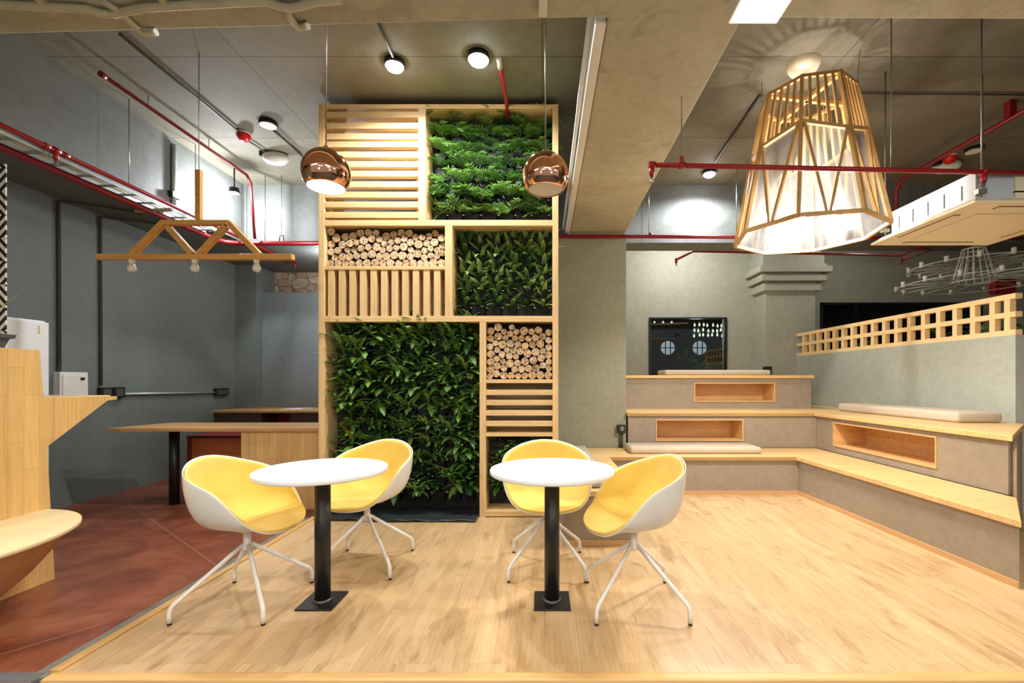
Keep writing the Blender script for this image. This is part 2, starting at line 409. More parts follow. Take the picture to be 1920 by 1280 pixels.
G_YEL = leafmat('yellowed_leaf', (176, 150, 30), (200, 170, 50))
G_SNAKE = leafmat('snake_plant_leaf', (70, 110, 40), (190, 200, 90))
# ================================================================ the setting
ZC = 3.82; ZB = 3.06; XL = -4.85
struct('floor', MB().box(-2.07, 7.6, 1.95, 8.6, -.06, 0), FLOORW)
struct('floor_red_concrete', MB().box(-7, -2.20, 1.99, 8.6, -.09, -.03), REDF)
struct('trim_1', MB().box(-2.20, -2.105, 1.95, 8.6, -.08, -.02), concrete('grey_screed', (122,116,104), var=.2))
struct('trim_2', MB().box(-2.105, -2.06, 1.95, 4.16, -.06, .012), wood('edge_strip', (206,160,94), 'y', .1, .45), .004)
struct('trim_3', MB().box(-2.09, 7.6, 1.895, 1.955, -.10, .004), wood('nosing_wood', (214,170,108), 'x', .1, .4), .012)
struct('floor_carpet', MB().box(-7, 8.8, -4, 1.90, -.13, -.07), concrete('dark_carpet', (58,56,56), var=.15, rough=.95))
struct('trim_4', MB().box(-7, -2.15, 1.86, 1.992, -.12, -.022).box(-7, -2.15, 1.955, 1.972, -.022, -.014), plain('brushed_aluminium', (190,196,200), .3, .85))
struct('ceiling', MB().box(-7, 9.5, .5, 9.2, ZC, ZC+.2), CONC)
struct('wall_left', MB().box(XL-.2, XL, -1, 7.36, -.1, ZC), PAINTG)
# beam along the left wall and beam across the back
struct('beam_left', MB().box(XL, -3.95, .6, 6.04, ZB, ZC), PAINTU)
struct('beam_back', MB().box(XL, .33, 6.04, 7.9, ZB, ZC), PAINTU)
struct('beam_back_right', MB().box(.33, 9.4, 6.04, 6.42, ZB, ZC), PAINTU)
# left rear wall, recess with rubble stone above a half height wall
struct('wall_back_left', MB().box(XL, -4.52, 7.2, 7.9, -.1, ZB), PAINTG)
struct('wall_half_height', MB().box(-4.52, .2, 7.36, 7.7, -.1, 2.66), concrete('half_wall_paint', (118,124,124), var=.04, rough=.6))
struct('wall_rubble', MB().box(-4.52, .2, 7.7, 7.9, 2.3, ZB), STONE)
# sage rear wall with the two windows
Y8 = 8.4
struct('wall_back', MB().box(.2, 1.92, Y8, Y8+.2, 0, ZC).box(1.92, 3.34, Y8, Y8+.2, 2.40, ZC).box(1.92, 3.34, Y8, Y8+.2, 0, 1.30)
       .box(3.34, 5.05, Y8, Y8+.2, 0, ZC).box(5.05, 8.0, Y8, Y8+.2, 2.67, ZC).box(5.05, 8.0, Y8, Y8+.2, 0, 1.1).box(8.0, 9.4, Y8, Y8+.2, 0, ZC), PAINTS)
struct('wall_right', MB().box(9.2, 9.4, -1, 8.4, -.1, ZC), PAINTG)
# column at the end of the deep beam
struct('column', MB().box(.10, 1.02, 5.70, 6.5, 0, ZB), PAINTC)
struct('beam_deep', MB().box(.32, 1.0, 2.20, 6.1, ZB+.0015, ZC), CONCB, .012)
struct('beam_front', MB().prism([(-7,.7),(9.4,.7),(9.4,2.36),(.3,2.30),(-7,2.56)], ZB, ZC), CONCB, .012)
# sage pillar with a stepped capital
pc = MB().box(3.86, 4.72, 7.98, 8.5, 0, 2.84)
struct('pillar', pc, PAINTS)
cp = MB()
for i, (z0, z1, g) in enumerate(((2.80, 2.93, .07), (2.96, 3.07, .13), (3.10, 3.20, .19), (3.24, 3.42, .10))):
    cp.box(3.86-g, 4.72+g, 7.98-g, 8.5, z0, z1)
    cp.box(3.86-g+.06, 4.72+g-.06, 7.98-g+.06, 8.5, z1, z1+.05)
cp.box(3.80, 4.80, 7.95, 8.5, 3.42, ZC)
struct('pillar_capital', cp, PAINTS, .006)
# partition below the block screen
struct('wall_partition', MB().box(4.40, 4.56, 4.28, 7.98, 0, 1.672), PAINTS)
struct('floor_right', MB().box(7.6, 9.4, 1.95, 8.6, -.06, 0), REDF)

# windows
w1 = MB()
w1.box(1.92, 3.34, 8.36, 8.45, 2.375, 2.40).box(1.92, 3.34, 8.36, 8.45, 1.30, 1.34).box(1.92, 1.945, 8.36, 8.45, 1.3, 2.4).box(3.315, 3.34, 8.36, 8.45, 1.3, 2.4)
wf = struct('window_1', w1, BLACKP, .003)
g = part('window_pane', MB().box(1.945, 3.315, 8.40, 8.405, 1.34, 2.375), GLASSD, wf)
dk = plain('dark_room_paint', (34, 36, 36), .8)
struct('wall_room_beyond', MB().box(1.6, 4.3, 10.4, 10.5, 1.0, 2.9).box(1.5, 1.6, 8.6, 10.5, 1.0, 2.9).box(4.3, 4.4, 8.6, 10.5, 1.0, 2.9).box(1.5, 4.4, 8.6, 10.5, 2.9, 3.0).box(1.5, 4.4, 8.6, 10.5, .9, 1.0), dk)
w2 = MB().box(5.05, 8.0, 8.36, 8.44, 2.63, 2.67).box(5.05, 5.09, 8.36, 8.44, 1.1, 2.67).box(7.96, 8.0, 8.36, 8.44, 1.1, 2.67).box(5.72, 5.74, 8.37, 8.42, 1.1, 2.67).box(6.9, 6.92, 8.37, 8.42, 1.1, 2.67)
wf = struct('window_2', w2, BLACKP)
part('window_pane', MB().box(5.09, 7.96, 8.42, 8.43, 1.1, 2.63), BLACKG, wf)

# ---- objects added behind the first window in place of its reflections
random.seed(5)
t = thing('drop_light', 'cluster of small lit drop lamps seen through the black framed window', 'lamp', (3.4, 9.4, 2.9))
DROP = glow('lit_drop', (255, 250, 225), 3.0)  # glow put in place of mirrored lamp light
cn = MB().box(3.0, 3.8, 9.1, 9.9, 2.86, 2.9); part('canopy', cn, DGREY, t)
b0 = MB()
for j in range(3):
    for i in range(7):
        x = 3.10+i*.093+random.uniform(-.015,.015); z = 2.39-j*.105+random.uniform(-.015,.015)
        d = MB().lathe([(.001,-.038),(.018,-.026),(.021,0),(.008,.032),(.001,.038)], (x, 9.45, z), 8)
        part('glass_drop', d, DROP, t)
        b0.tube([(x, 9.45, z+.03), (x, 9.45, 2.87)], .0015, 4)
part('wire', b0, STEEL, t)
LW = glow('lit_lattice_glass', (225, 232, 245), 1.2)  # glow put in for the mirrored round openings
for cx, lab in ((2.80, 'round white latticed opening, the left one of two beyond the window'), (3.52, 'round white latticed opening, the right one of two beyond the window')):
    o = thing('round_lattice_window', lab, 'window', (cx, 10.38, 1.99), 0, 'round lattice openings beyond the window')
    part('lit_pane', MB().prism([(cx+.155*math.cos(a*PI/16), 1.99+.155*math.sin(a*PI/16)) for a in range(32)], 10.37, 10.385, 'y'), LW, o)
    la = MB()
    for k in (-.055, .055): la.box(cx+k-.01, cx+k+.01, 10.35, 10.37, 1.84, 2.14)
    la.box(cx-.16, cx+.16, 10.35, 10.37, 1.98, 2.00)
    part('lattice', la, BLACKP, o)

# ================================================================ stepped seating
Z1, Z2, Z3 = .415, .85, 1.32; TH = .042
def panel_x(mb, x0, x1, y0, y1, z0, z1, hole=None):
    """panel facing -Y with a rectangular hole (hx0,hx1,hz0,hz1)"""
    if not hole: return mb.box(x0, x1, y0, y1, z0, z1)
    a, b, c, d = hole
    mb.box(x0, a, y0, y1, z0, z1); mb.box(b, x1, y0, y1, z0, z1)
    mb.box(a, b, y0, y1, z0, c); mb.box(a, b, y0, y1, d, z1); return mb
def panel_y(mb, x0, x1, y0, y1, z0, z1, hole):
    a, b, c, d = hole
    mb.box(x0, x1, y0, a, z0, z1); mb.box(x0, x1, b, y1, z0, z1)
    mb.box(x0, x1, a, b, z0, c); mb.box(x0, x1, a, b, d, z1); return mb
t = thing('low_bench', 'lowest wooden topped bench tier running round the corner of the oak floor', 'bench', (1.7, 5.2, 0))
part('riser', MB().prism([(.14,3.47),(.68,3.47),(.68,5.02),(2.78,5.02),(2.84,2.74),(3.38,3.26),(3.38,5.66),(.14,5.66)], 0, Z1-TH), RISER, t)
part('seat_board', MB().prism([(.14,3.44),(.71,3.44),(.71,4.99),(2.75,4.99),(2.81,2.70),(3.34,3.24),(3.34,5.64),(.14,5.64)], Z1-TH, Z1), W_SEATX, t, .004)
sk = MB().bar((.14,3.465,.02),(.68,3.465,.02),.012,.04).bar((.684,3.46,.02),(.684,5.01,.02),.012,.04).bar((.69,5.014,.02),(2.774,5.014,.02),.012,.04).bar((2.774,5.014,.02),(2.834,2.74,.02),.012,.04)
part('skirting', sk, plain('skirting_wood', (204,160,108), .45), t)
t = thing('middle_bench', 'middle bench tier with wooden top and two lit shelf niches', 'bench', (2.4, 6.2, 0))
rz = MB()
panel_x(rz, 1.04, 3.38, 5.67, 5.72, Z1, Z2-TH, (1.38, 2.46, .50, .765))
panel_y(rz, 3.36, 3.41, 3.32, 5.72, Z1, Z2-TH, (3.92, 5.32, .49, .765))
rz.prism([(3.36,3.26),(4.38,4.2),(4.38,4.27),(3.41,3.36)], 0, Z2-TH); rz.box(1.04,1.09,5.7,6.45,Z1,Z2-TH)
part('riser', rz, RISER, t)
part('seat_board', MB().prism([(1.025,5.64),(3.33,5.64),(3.33,3.26),(4.38,4.18),(4.38,7.9),(3.8,7.9),(3.8,6.47),(1.025,6.47)], Z2-TH, Z2), W_SEATX, t, .004)
def niche(mb, x0, x1, y0, y1, z0, z1, front):
    e = .012
    mb.box(x0, x1, y0, y1, z0-e, z0); mb.box(x0, x1, y0, y1, z1, z1+e)
    if front == 'y':
        mb.box(x0-e, x0, y0, y1, z0-e, z1+e); mb.box(x1, x1+e, y0, y1, z0-e, z1+e); mb.box(x0-e, x1+e, y1, y1+e, z0-e, z1+e)
    else:
        mb.box(x0, x1, y0-e, y0, z0-e, z1+e); mb.box(x0, x1, y1, y1+e, z0-e, z1+e); mb.box(x1, x1+e, y0-e, y1+e, z0-e, z1+e)
    return mb
part('shelf_niche', niche(MB(), 1.392, 2.448, 5.66, 6.02, .512, .753, 'y'), W_NICHE, t)
part('shelf_niche', niche(MB(), 3.35, 3.72, 3.932, 5.308, .502, .753, 'x'), W_NICHE, t)
t = thing('upper_bench', 'topmost bench tier below the black framed window, with one shelf niche', 'bench', (2.4, 7, 0))
rz = MB(); panel_x(rz, 1.04, 3.76, 6.46, 6.51, Z2, Z3-TH, (2.115, 3.25, .95, 1.215)); rz.box(3.72, 3.76, 6.5, 8.0, 0, Z3-TH); rz.box(1.04,1.08,6.5,8.36,Z2,Z3-TH)
part('riser', rz, RISER, t)
part('seat_board', MB().box(1.03, 3.79, 6.43, 7.97, Z3-TH, Z3), W_SEATX, t, .004)
part('shelf_niche', niche(MB(), 2.127, 3.238, 6.45, 6.8, .962, 1.203, 'y'), W_NICHE, t)
part('seat_board', MB().box(1.03, 3.79, 7.97, 8.39, Z3-TH, Z3), W_SEATX, t)

def cushion(label, x0, x1, y0, y1, z0, h, mat, r=.03):
    o = part('seat_cushion', MB().box(x0, x1, y0, y1, z0, z0+h), mat, None, r, 4, loc=((x0+x1)/2, (y0+y1)/2, z0))
    for p in o.data.polygons: p.use_smooth = True
    return tag(o, label, 'cushion', 'flat bench cushions')
cushion('long flat greige cushion on the lowest tier, in front of a shelf niche', .98, 2.47, 5.18, 5.60, Z1, .075, FABRIC)
cushion('flat greige cushion on the topmost tier below the window', 1.75, 3.28, 6.62, 7.1, Z3, .08, FABRIC)
cushion('long flat greige cushion on the middle tier against the partition wall', 3.84, 4.27, 4.26, 6.0, Z2, .10, FABRIC)
cushion('short grey cushion on the bench arm behind the right round table', .16, .50, 3.52, 5.45, Z1, .06, FABRICD)

# block screen on the partition
t = thing('block_screen', 'pale wooden screen of square openings on top of the partition wall', 'screen', (4.45, 6.1, 1.672))
ya, yb = 4.28, 7.98
for z in (1.672, 1.842, 2.012): part('rail', MB().box(4.40, 4.465, ya, yb, z, z+.05), W_SCREEN, t)
n = 18; pt = (yb-ya)/n
for i in range(n):
    y0 = ya+.06+i*pt if i == 0 else ya+i*pt
    part('divider', MB().box(4.403, 4.462, y0-.005, y0+.05, 1.722, 1.842).box(4.403, 4.462, y0-.005, y0+.05, 1.892, 2.012), W_SCREEN, t)

t = thing('batten_lamp', 'wooden batten with three small lamps seen at the window top left', 'lamp', (2.6, 9.6, 2.45))  # added behind the glass for the mirrored truss lamp
part('batten', MB().bar((2.1, 9.6, 2.42), (3.05, 9.75, 2.47), .05, .03), W_LANT, t)
for x in (2.32, 2.5, 2.68): part('bulb', MB().sphere((x, 9.63, 2.475), .022, 10, 8), DROP, t)
# ================================================================ plant tower
YF = 4.17; YD = .42
TX = lambda px: (px-CX)*YF/F
TZ = lambda py: CZ-(py-CY)*YF/F
tw = thing('plant_shelf_tower', 'tall pale pine shelf tower holding plants, logs and slatted panels', 'shelving', (TX(822), YF+.2, 0))
xl0, xl1, xr0, xr1 = TX(597), TX(608), TX(1036), TX(1047)
YB = YF+YD
for a, b in ((xl0, xl1), (xr0, xr1)): part('post', MB().box(a, b, YF, YB, .0, TZ(195)), W_Z, tw, .003)
def shelf(pa, pb, ya, yb): part('shelf_board', MB().box(TX(pa), TX(pb), YF+.002, YB, TZ(yb), TZ(ya)), W_X, tw, .002)
def divi(pa, pb, ya, yb): part('divider', MB().box(TX(pa), TX(pb), YF+.003, YB, TZ(yb), TZ(ya)), W_Z, tw, .002)
shelf(608,1036,195,203); shelf(608,1036,412,423); shelf(608,834,498,505); shelf(608,1036,592,603)
shelf(911,1036,711,718); shelf(911,1036,811,818); shelf(911,1036,958,968)
divi(784,798,203,412); divi(834,848,423,592); divi(899,911,603,970)
# slatted panels
s = MB()
for y in (208,229,249,264,283,301,319,339,358.5,377,396.5): s.box(TX(609), TX(784), YF+.008, YF+.07, TZ(y+11), TZ(y))
part('slat_panel', s, W_X, tw, .002)
part('slat_panel', MB().box(TX(609), TX(618), YF+.07, YF+.12, TZ(411), TZ(204)).box(TX(776), TX(784), YF+.07, YF+.12, TZ(411), TZ(204)), W_Z, tw)
s = MB()
for k in range(11): s.box(TX(614+k*19.9), TX(626+k*19.9), YF+.008, YF+.07, TZ(592), TZ(505))
part('slat_panel', s, W_Z, tw, .002)
part('back_board', MB().box(TX(608), TX(834), YB-.03, YB-.01, TZ(592), TZ(505)), W_X, tw)
s = MB()
for y in (730.5,749.5,769,789): s.box(TX(911), TX(1036), YF+.008, YF+.07, TZ(y+10), TZ(y))
part('slat_panel', s, W_X, tw, .002)
part('back_board', MB().box(TX(905), TX(1040), YB-.012, YB-.002, TZ(811), TZ(718)), plain('pale_back_board', (176,166,140), .6), tw)
# black felt behind plants and logs
for pa, pb, ya, yb in ((798,1036,203,412),(848,1036,423,592),(608,899,603,970),(911,1036,818,958)):
    part('planting_panel', MB().box(TX(pa), TX(pb), YF+.27, YF+.29, TZ(yb), TZ(ya)), BLACKP, tw)
for pa, pb, ya, yb in ((608,834,423,498),(911,1036,603,711)):
    part('back_board', MB().box(TX(pa), TX(pb), YF+.30, YF+.32, TZ(yb), TZ(ya)), BLACKP, tw)

# ---------------------------------------------------------------- logs
def pack(W, H, r0, r1, seed, over=1.12):
    rs = np.random.RandomState(seed); pts = []; area = 0
    while area < W*H*.80*over:
        r = rs.uniform(r0, r1); pts.append(r); area += PI*r*r
    r = np.array(pts); n = len(r)
    x = rs.uniform(r, W-r); y = rs.uniform(0, H*1.6, n)+r
    for it in range(700):
        y -= .0012 if it < 560 else .0002
        for _ in range(3):
            dx = x[:, None]-x[None, :]; dy = y[:, None]-y[None, :]
            d = np.sqrt(dx*dx+dy*dy)+np.eye(n); s_ = r[:, None]+r[None, :]
            ov = np.clip(s_-d, 0, None); np.fill_diagonal(ov, 0)
            x += (ov*dx/d).sum(1)*.27; y += (ov*dy/d).sum(1)*.27
            x = np.clip(x, r, W-r); y = np.maximum(y, r)
    return [(x[i], y[i], r[i]) for i in range(n) if y[i]+r[i] < H+.002]
def logs(pa, pb, ya, yb, label, group, seed, r0, r1, over=1.12):
    x0, x1, z0, z1 = TX(pa), TX(pb), TZ(yb), TZ(ya)
    rnd = random.Random(seed); base = None
    for x, z, r in pack(x1-x0-.004, z1-z0, r0, r1, seed, over):
        n = 14; prof = [(1+rnd.uniform(-.06, .06)) for _ in range(n)]
        yf = rnd.uniform(0, .02)-.11; m = MB()
        vs = []
        for yy, k in ((yf, .94), (yf+.006, .985), (.11, .97)):
            for j in range(n):
                a = 2*PI*j/n; vs.append((r*prof[j]*k*math.cos(a), yy, r*prof[j]*k*math.sin(a)))
        fs = [(i*n+j, i*n+(j+1)%n, (i+1)*n+(j+1)%n, (i+1)*n+j) for i in range(2) for j in range(n)]
        m.add(vs, fs, 1, True); m.add([vs[j] for j in range(n)], [list(range(n))[::-1]], 0); m.add([vs[2*n+j] for j in range(n)], [list(range(n))], 0)
        me = m.mesh('log'); me.materials.append(LOGEND); me.materials.append(BARK)
        o = bpy.data.objects.new('log', me); COL.objects.link(o)
        o.location = (x0+.002+x, YF+.15, z0+z)
        tag(o, label, 'log', group)
logs(608, 834, 423, 498, 'sawn log in the wide log pile below the top slatted panel', 'logs stacked in the upper shelf bay', 3, .029, .042, 1.3)
logs(911, 1036, 603, 711, 'sawn log in the squarish log pile right of the big plant panel', 'logs stacked in the lower right shelf bay', 8, .029, .040)

# ---------------------------------------------------------------- plants
def leaf(mb, base, az, length, width, el0, droop, mat=0, seg=6, fold=.25, twist=0):
    """one arching leaf blade"""
    p = Vector(base); el = el0; L_ = length/seg; rows = []
    side = Vector((-math.sin(az), math.cos(az), 0))
    for i in range(seg+1):
        t_ = i/seg; w = width*(math.sin(PI*min(1, t_*.93+.07))**.75)*.5
        if i == seg: w = .0006
        d = Vector((math.cos(az)*math.cos(el), math.sin(az)*math.cos(el), math.sin(el)))
        nrm = side.cross(d)
        rows.append((p-side*w+nrm*(-w*fold) if False else p-side*w-nrm*(w*fold*-1), Vector(p), p+side*w+nrm*(w*fold)))
        p = p+d*L_; el -= droop/seg
    vs = [v for r in rows for v in r]; fs = []
    for i in range(seg):
        for k in range(2): fs.append((i*3+k, i*3+k+1, i*3+k+4, i*3+k+3))
    mb.add(vs, fs, mat, True)
def palm(rnd):
    m = MB()
    for f in range(rnd.randint(5, 7)):
        az = -PI/2+rnd.uniform(-1.6, 1.6); ln = rnd.uniform(.15, .24); el = rnd.uniform(.5, 1.35); dr = rnd.uniform(1.1, 1.9)
        p = Vector((0,0,.0)); pts = []; ns = 9
        for i in range(ns+1):
            pts.append((Vector(p), el)); d = Vector((math.cos(az)*math.cos(el), math.sin(az)*math.cos(el), math.sin(el))); p += d*ln/ns; el -= dr/ns
        m.tube([q for q, _ in pts], .0014, 4, 0, False)
        for i in range(2, ns+1):
            q, e = pts[i]; t_ = i/ns; ll = .082*math.sin(PI*(.25+.7*t_))+.012
            for sgn in (-1, 1): leaf(m, q, az+sgn*(1.05-.55*t_), ll*rnd.uniform(.85,1.15), .014, e*.6+rnd.uniform(-.2,.2), rnd.uniform(.2,.8), 0, 2, .1)
    return m
def drac(rnd):
    m = MB(); n = rnd.randint(11, 15)
    m.tube([(0,0,-.02),(0,0,.03)], .006, 6)
    for i in range(n):
        t_ = i/n; az = -PI/2+((i*2.4+rnd.uniform(-.3,.3)+PI) % (2*PI)-PI)*.72
        leaf(m, (0,0,.01+.05*t_), az, rnd.uniform(.11,.16), rnd.uniform(.026,.036), .25+1.05*t_+rnd.uniform(-.15,.15), rnd.uniform(.4,1.1), 0, 5, .3)
    return m
def broad(rnd, small=False):
    m = MB(); st = rnd.randint(2, 3) if not small else 2
    for s_ in range(st):
        x = rnd.uniform(-.03,.03); h = rnd.uniform(.06,.16) if not small else rnd.uniform(.03,.08); lean = rnd.uniform(-.06,.06); fo = -rnd.uniform(.02,.09)
        top = Vector((x+lean, fo, h)); m.tube([(x,0,-.02),(x+lean*.4, fo*.4, h*.5), top], .0035, 5, 0)
        n = rnd.randint(8, 11)
        for i in range(n):
            t_ = i/n; b = Vector((x+lean*t_, fo*t_, h*(.35+.65*t_)))
            mt = 0
            q = rnd.random()
            if q < .11: mt = 1
            elif q < .118: mt = 2
            ln = rnd.uniform(.09,.16) if not small else rnd.uniform(.06,.10)
            leaf(m, b, -PI/2+((i*2.4+rnd.uniform(-.4,.4)+PI) % (2*PI)-PI)*.7, ln, ln*rnd.uniform(.20,.30), .1+1.0*t_+rnd.uniform(-.3,.2), rnd.uniform(.6,1.5), mt, 5, .28)
    return m
POT = MB()
pv = []
for z, a, d in ((-.075, .036, .034), (.018, .046, .044), (.018, .049, .047), (.028, .049, .047)):
    for x_, y_ in ((-a,-d),(a,-d),(a,d),(-a,d)): pv.append((x_, y_, z))
POT.add(pv, [(3,2,1,0)]+[(i*4+j, i*4+(j+1)%4, i*4+4+(j+1)%4, i*4+4+j) for i in range(3) for j in range(4)]+[(12,13,14,15)])
pot_me = POT.mesh('pot'); pot_me.materials.append(POTM)
CLIP = MB().box(-.006,.006,-.051,-.047,-.004,.004); clip_me = CLIP.mesh('pot_clip'); clip_me.materials.append(WHITEC)
def protos(fn, mats, n, seed, *a):
    out = []
    for k in range(n):
        me = fn(random.Random(seed+k), *a).mesh('foliage')
        for m_ in mats: me.materials.append(m_)
        out.append(me)
    return out
P_PALM = protos(palm, [G_PALM], 6, 10); P_DRAC = protos(drac, [G_DRAC], 6, 30)
P_BROAD = protos(broad, [G_BROAD, G_BRIGHT, G_YEL], 9, 50); P_SMALL = protos(broad, [G_BROAD, G_DRAC, G_YEL], 5, 80, True)
ORD = ['first','second','third','fourth','fifth','sixth','seventh','eighth','ninth','tenth','eleventh','twelfth']
# one of each kind is built, every pot after it is a copy of the thing and of its parts
def first_plant():
    r = thing('potted_plant', 'x', 'potted plant'); p = bpy.data.objects.new('pot', pot_me); COL.objects.link(p); p.parent = r
    f = bpy.data.objects.new('foliage', P_PALM[0]); COL.objects.link(f); f.parent = r
    return r, p, f
proto = first_plant(); used = [False]
def plant(x, y, z, me, label, group, rnd, sc, clip=0):
    if not used[0]: r, p, f = proto; used[0] = True
    else:
        r, p, f = [o.copy() for o in proto]
        for o in (r, p, f): COL.objects.link(o)
        p.parent = r; f.parent = r
    r.location = (x, y, z); r['label'] = label; r['group'] = group; f.data = me
    if clip:
        k = bpy.data.objects.new('pot_clip', clip_me); COL.objects.link(k); k.parent = p; k.location = (.062, .01, .02)
    f.location = (0, 0, .02); f.rotation_euler.z = rnd.uniform(-.5, .5); f.scale = (sc, sc, sc)
def grid(pa, pb, ya, yb, nc, nr, fn, kind, panel, sc, seed, extra=.25):
    rnd = random.Random(seed); x0, x1, z0, z1 = TX(pa), TX(pb), TZ(yb), TZ(ya)
    cw = (x1-x0)/nc; rh = (z1-z0)/nr
    for r in range(nr):
        for c in range(nc):
            me, k = fn(r, c, rnd)
            lab = f'{k}, {ORD[c]} from left in {ORD[r]} row of {panel}'
            s1 = sc*(.68 if r == 0 and sc > 1.2 else 1)
            plant(x0+(c+.5)*cw+rnd.uniform(-.006,.006), YF+extra-.03, z1-(r+1)*rh+.082, me, lab, 'plants of '+panel, rnd, s1*rnd.uniform(.88, 1.12), r >= nr-3)
pick = lambda arr, name: (lambda r, c, rnd: (rnd.choice(arr), name))
grid(801, 1033, 203, 411, 7, 7, pick(P_PALM, 'small palm'), 'palm', 'the top plant panel', 1.12, 1)
grid(850, 1034, 424, 592, 6, 5, pick(P_DRAC, 'rosette plant'), 'drac', 'the middle plant panel', 1.5, 2)
def bigfn(r, c, rnd):
    # taller leafier growth at the top, left and right; low dark growth at the lower middle
    if r >= 5 and 1 <= c <= 6 and rnd.random() < .8: return rnd.choice(P_SMALL), 'low leafy plant'
    return rnd.choice(P_BROAD), 'broad leaved plant'
grid(626, 892, 606, 952, 9, 11, bigfn, 'broad', 'the large plant panel', 1.55, 3, .24)
grid(920, 1028, 820, 950, 4, 4, pick(P_SMALL, 'low leafy plant'), 'small', 'the smallest plant panel', 1.8, 4)

# ground sheet below the tower
def sheet(x0, x1, y0, y1, seed, fn):
    rnd = random.Random(seed); m = MB(); nx, ny = 36, 8; vs = []
    ph = [rnd.uniform(0, 6) for _ in range(4)]
    for j in range(ny+1):
        for i in range(nx+1):
            u, v = i/nx, j/ny; x = x0+(x1-x0)*u; y = y0+fn(u)+(y1-y0-fn(u))*v
            z = .006+.012*abs(math.sin(9*u+3*v+ph[0]))*(1-.5*v)+.006*math.sin(23*u-5*v+ph[1])**2
            vs.append((x, y, z))
    W = nx+1
    m.add(vs, [(j*W+i, j*W+i+1, (j+1)*W+i+1, (j+1)*W+i) for j in range(ny) for i in range(nx)], 0, True)
    return m
o = part('ground_sheet', sheet(TX(600), TX(897), 4.02, YF+.26, 2, lambda u: -.01+.05*abs(math.sin(4*u+1))*(1-u)), TARP, None, loc=(TX(750), 4.2, 0))
o.modifiers.new('t', 'SOLIDIFY').thickness = .002
tag(o, 'crumpled black ground sheet lying under the large plant panel', 'sheet')
# ================================================================ chairs
_u = np.array([0,.10,.2,.3,.4,.5,.57,.64,.70,.78,.9,1.0]); _z = np.array([.822,.816,.796,.764,.732,.694,.640,.550,.482,.440,.426,.422])
HU = np.linspace(0, 1, 401); HZ = np.interp(HU, _u, _z)
_k = np.hanning(41); _k /= _k.sum(); HZ = np.convolve(np.concatenate([HZ[1:21][::-1], HZ, HZ[-21:-1][::-1]]), _k, 'valid')
def shell_pt(th, s, inset=0.0, edge=1.0):
    """th: 0 = back, pi = front; s: 0 seat centre .. 1 rim"""
    c = math.cos(th); sn = math.sin(th)
    # plan outline of the rim
    a = .30; bb = .255 if c > 0 else .27
    n = 2.35
    k = (abs(sn)/a)**n+(abs(c)/bb)**n; R = k**(-1/n)
    # rim height round the bucket
    u = abs(((th+PI) % (2*PI))-PI)/PI          # 0 back .. 1 front
    zb, zf, z0 = .815, .425, .458
    h = float(np.interp(u, HU, HZ))
    R *= edge
    if h > z0:
        e = 2/3.9; ang = s*PI/2
        rho = (R*.89)*(math.sin(ang)**e)+R*.11*s**3
        w = min(1, (h-z0)/.10); w = w*w*(3-2*w)
        z = z0+(h-z0)*(1-math.cos(ang)**e)*w+(h-z0)*(s**4)*(1-w)
        rho = rho*w+R*s*(1-w)
    else:
        rho = R*s; z = z0+(h-z0)*(s**4)
    z += .012*s*s*0
    # dished seat
    return Vector((rho*sn, rho*c, z-.012*(1-s*s)))
def shell_grid(ns, nt, smax=1.0, off=0.0):
    vs = [shell_pt(0, 0)]
    for j in range(1, ns+1):
        s_ = smax*(1-(1-j/ns)**1.5)
        for i in range(nt): vs.append(shell_pt(2*PI*i/nt, s_))
    fs = [(0, 1+i, 1+(i+1)%nt) for i in range(nt)]
    for j in range(ns-1):
        for i in range(nt):
            a = 1+j*nt+i; b = 1+j*nt+(i+1)%nt; fs.append((a, a+nt, b+nt, b))
    return vs, fs
def make_chair():
    r = thing('swivel_chair', 'x', 'chair', (0,0,0), 0, 'bucket chairs with yellow upholstery')
    vs, fs = shell_grid(20, 64); m = MB().add(vs, fs, 0, True)
    sh = part('seat_shell', m, WHITEP, r)
    so = sh.modifiers.new('thick', 'SOLIDIFY'); so.thickness = .008; so.offset = 0; so.use_even_offset = True
    sh.modifiers.new('sub', 'SUBSURF').render_levels = 1
    vs, fs = shell_grid(20, 64, .9996); m = MB().add(vs, fs, 0, True)
    up = part('upholstery', m, YELLOW, r)
    up.data.calc_loop_triangles()
    # move the padding to the inner side of the shell
    import mathutils
    nn = [v.normal.copy() for v in up.data.vertices]
    sg = 1 if nn[0].z > 0 else -1
    for v, nv in zip(up.data.vertices, nn): v.co += nv*sg*.0125
    so = up.modifiers.new('thick', 'SOLIDIFY'); so.thickness = .016; so.offset = 0
    up.modifiers.new('sub', 'SUBSURF').render_levels = 1
    part('swivel_plate', MB().box(-.075,.075,-.075,.075,.424,.436).lathe([(.001,.40),(.045,.40),(.05,.425),(.001,.425)], n=20), WHITEM, r, .003)
    part('column', MB().lathe([(.001,.295),(.024,.295),(.027,.305),(.027,.325),(.020,.335),(.020,.43),(.001,.43)], n=20), WHITEM, r)
    for sx, sy in ((1,1),(-1,1),(1,-1),(-1,-1)):
        e = Vector((sx*.238, sy*.245, 0)); h = Vector((sx*.014, sy*.014, .325))
        pts = [h]; k = Vector((e.x, e.y, .085)); a = h+(k-h)*.93
        for q in range(6):
            t_ = q/5; pts.append(a*(1-t_)**2+k*2*t_*(1-t_)+Vector((e.x, e.y, .05))*t_*t_)
        pts.append(Vector((e.x, e.y, .012)))
        lg = part('leg', MB().tube(pts, .0115, 12), WHITEM, r)
        part('glide', MB().tube([(e.x, e.y, .012),(e.x, e.y, .0)], .0105, 12), BLACKP, lg)
    return r
ch = make_chair()
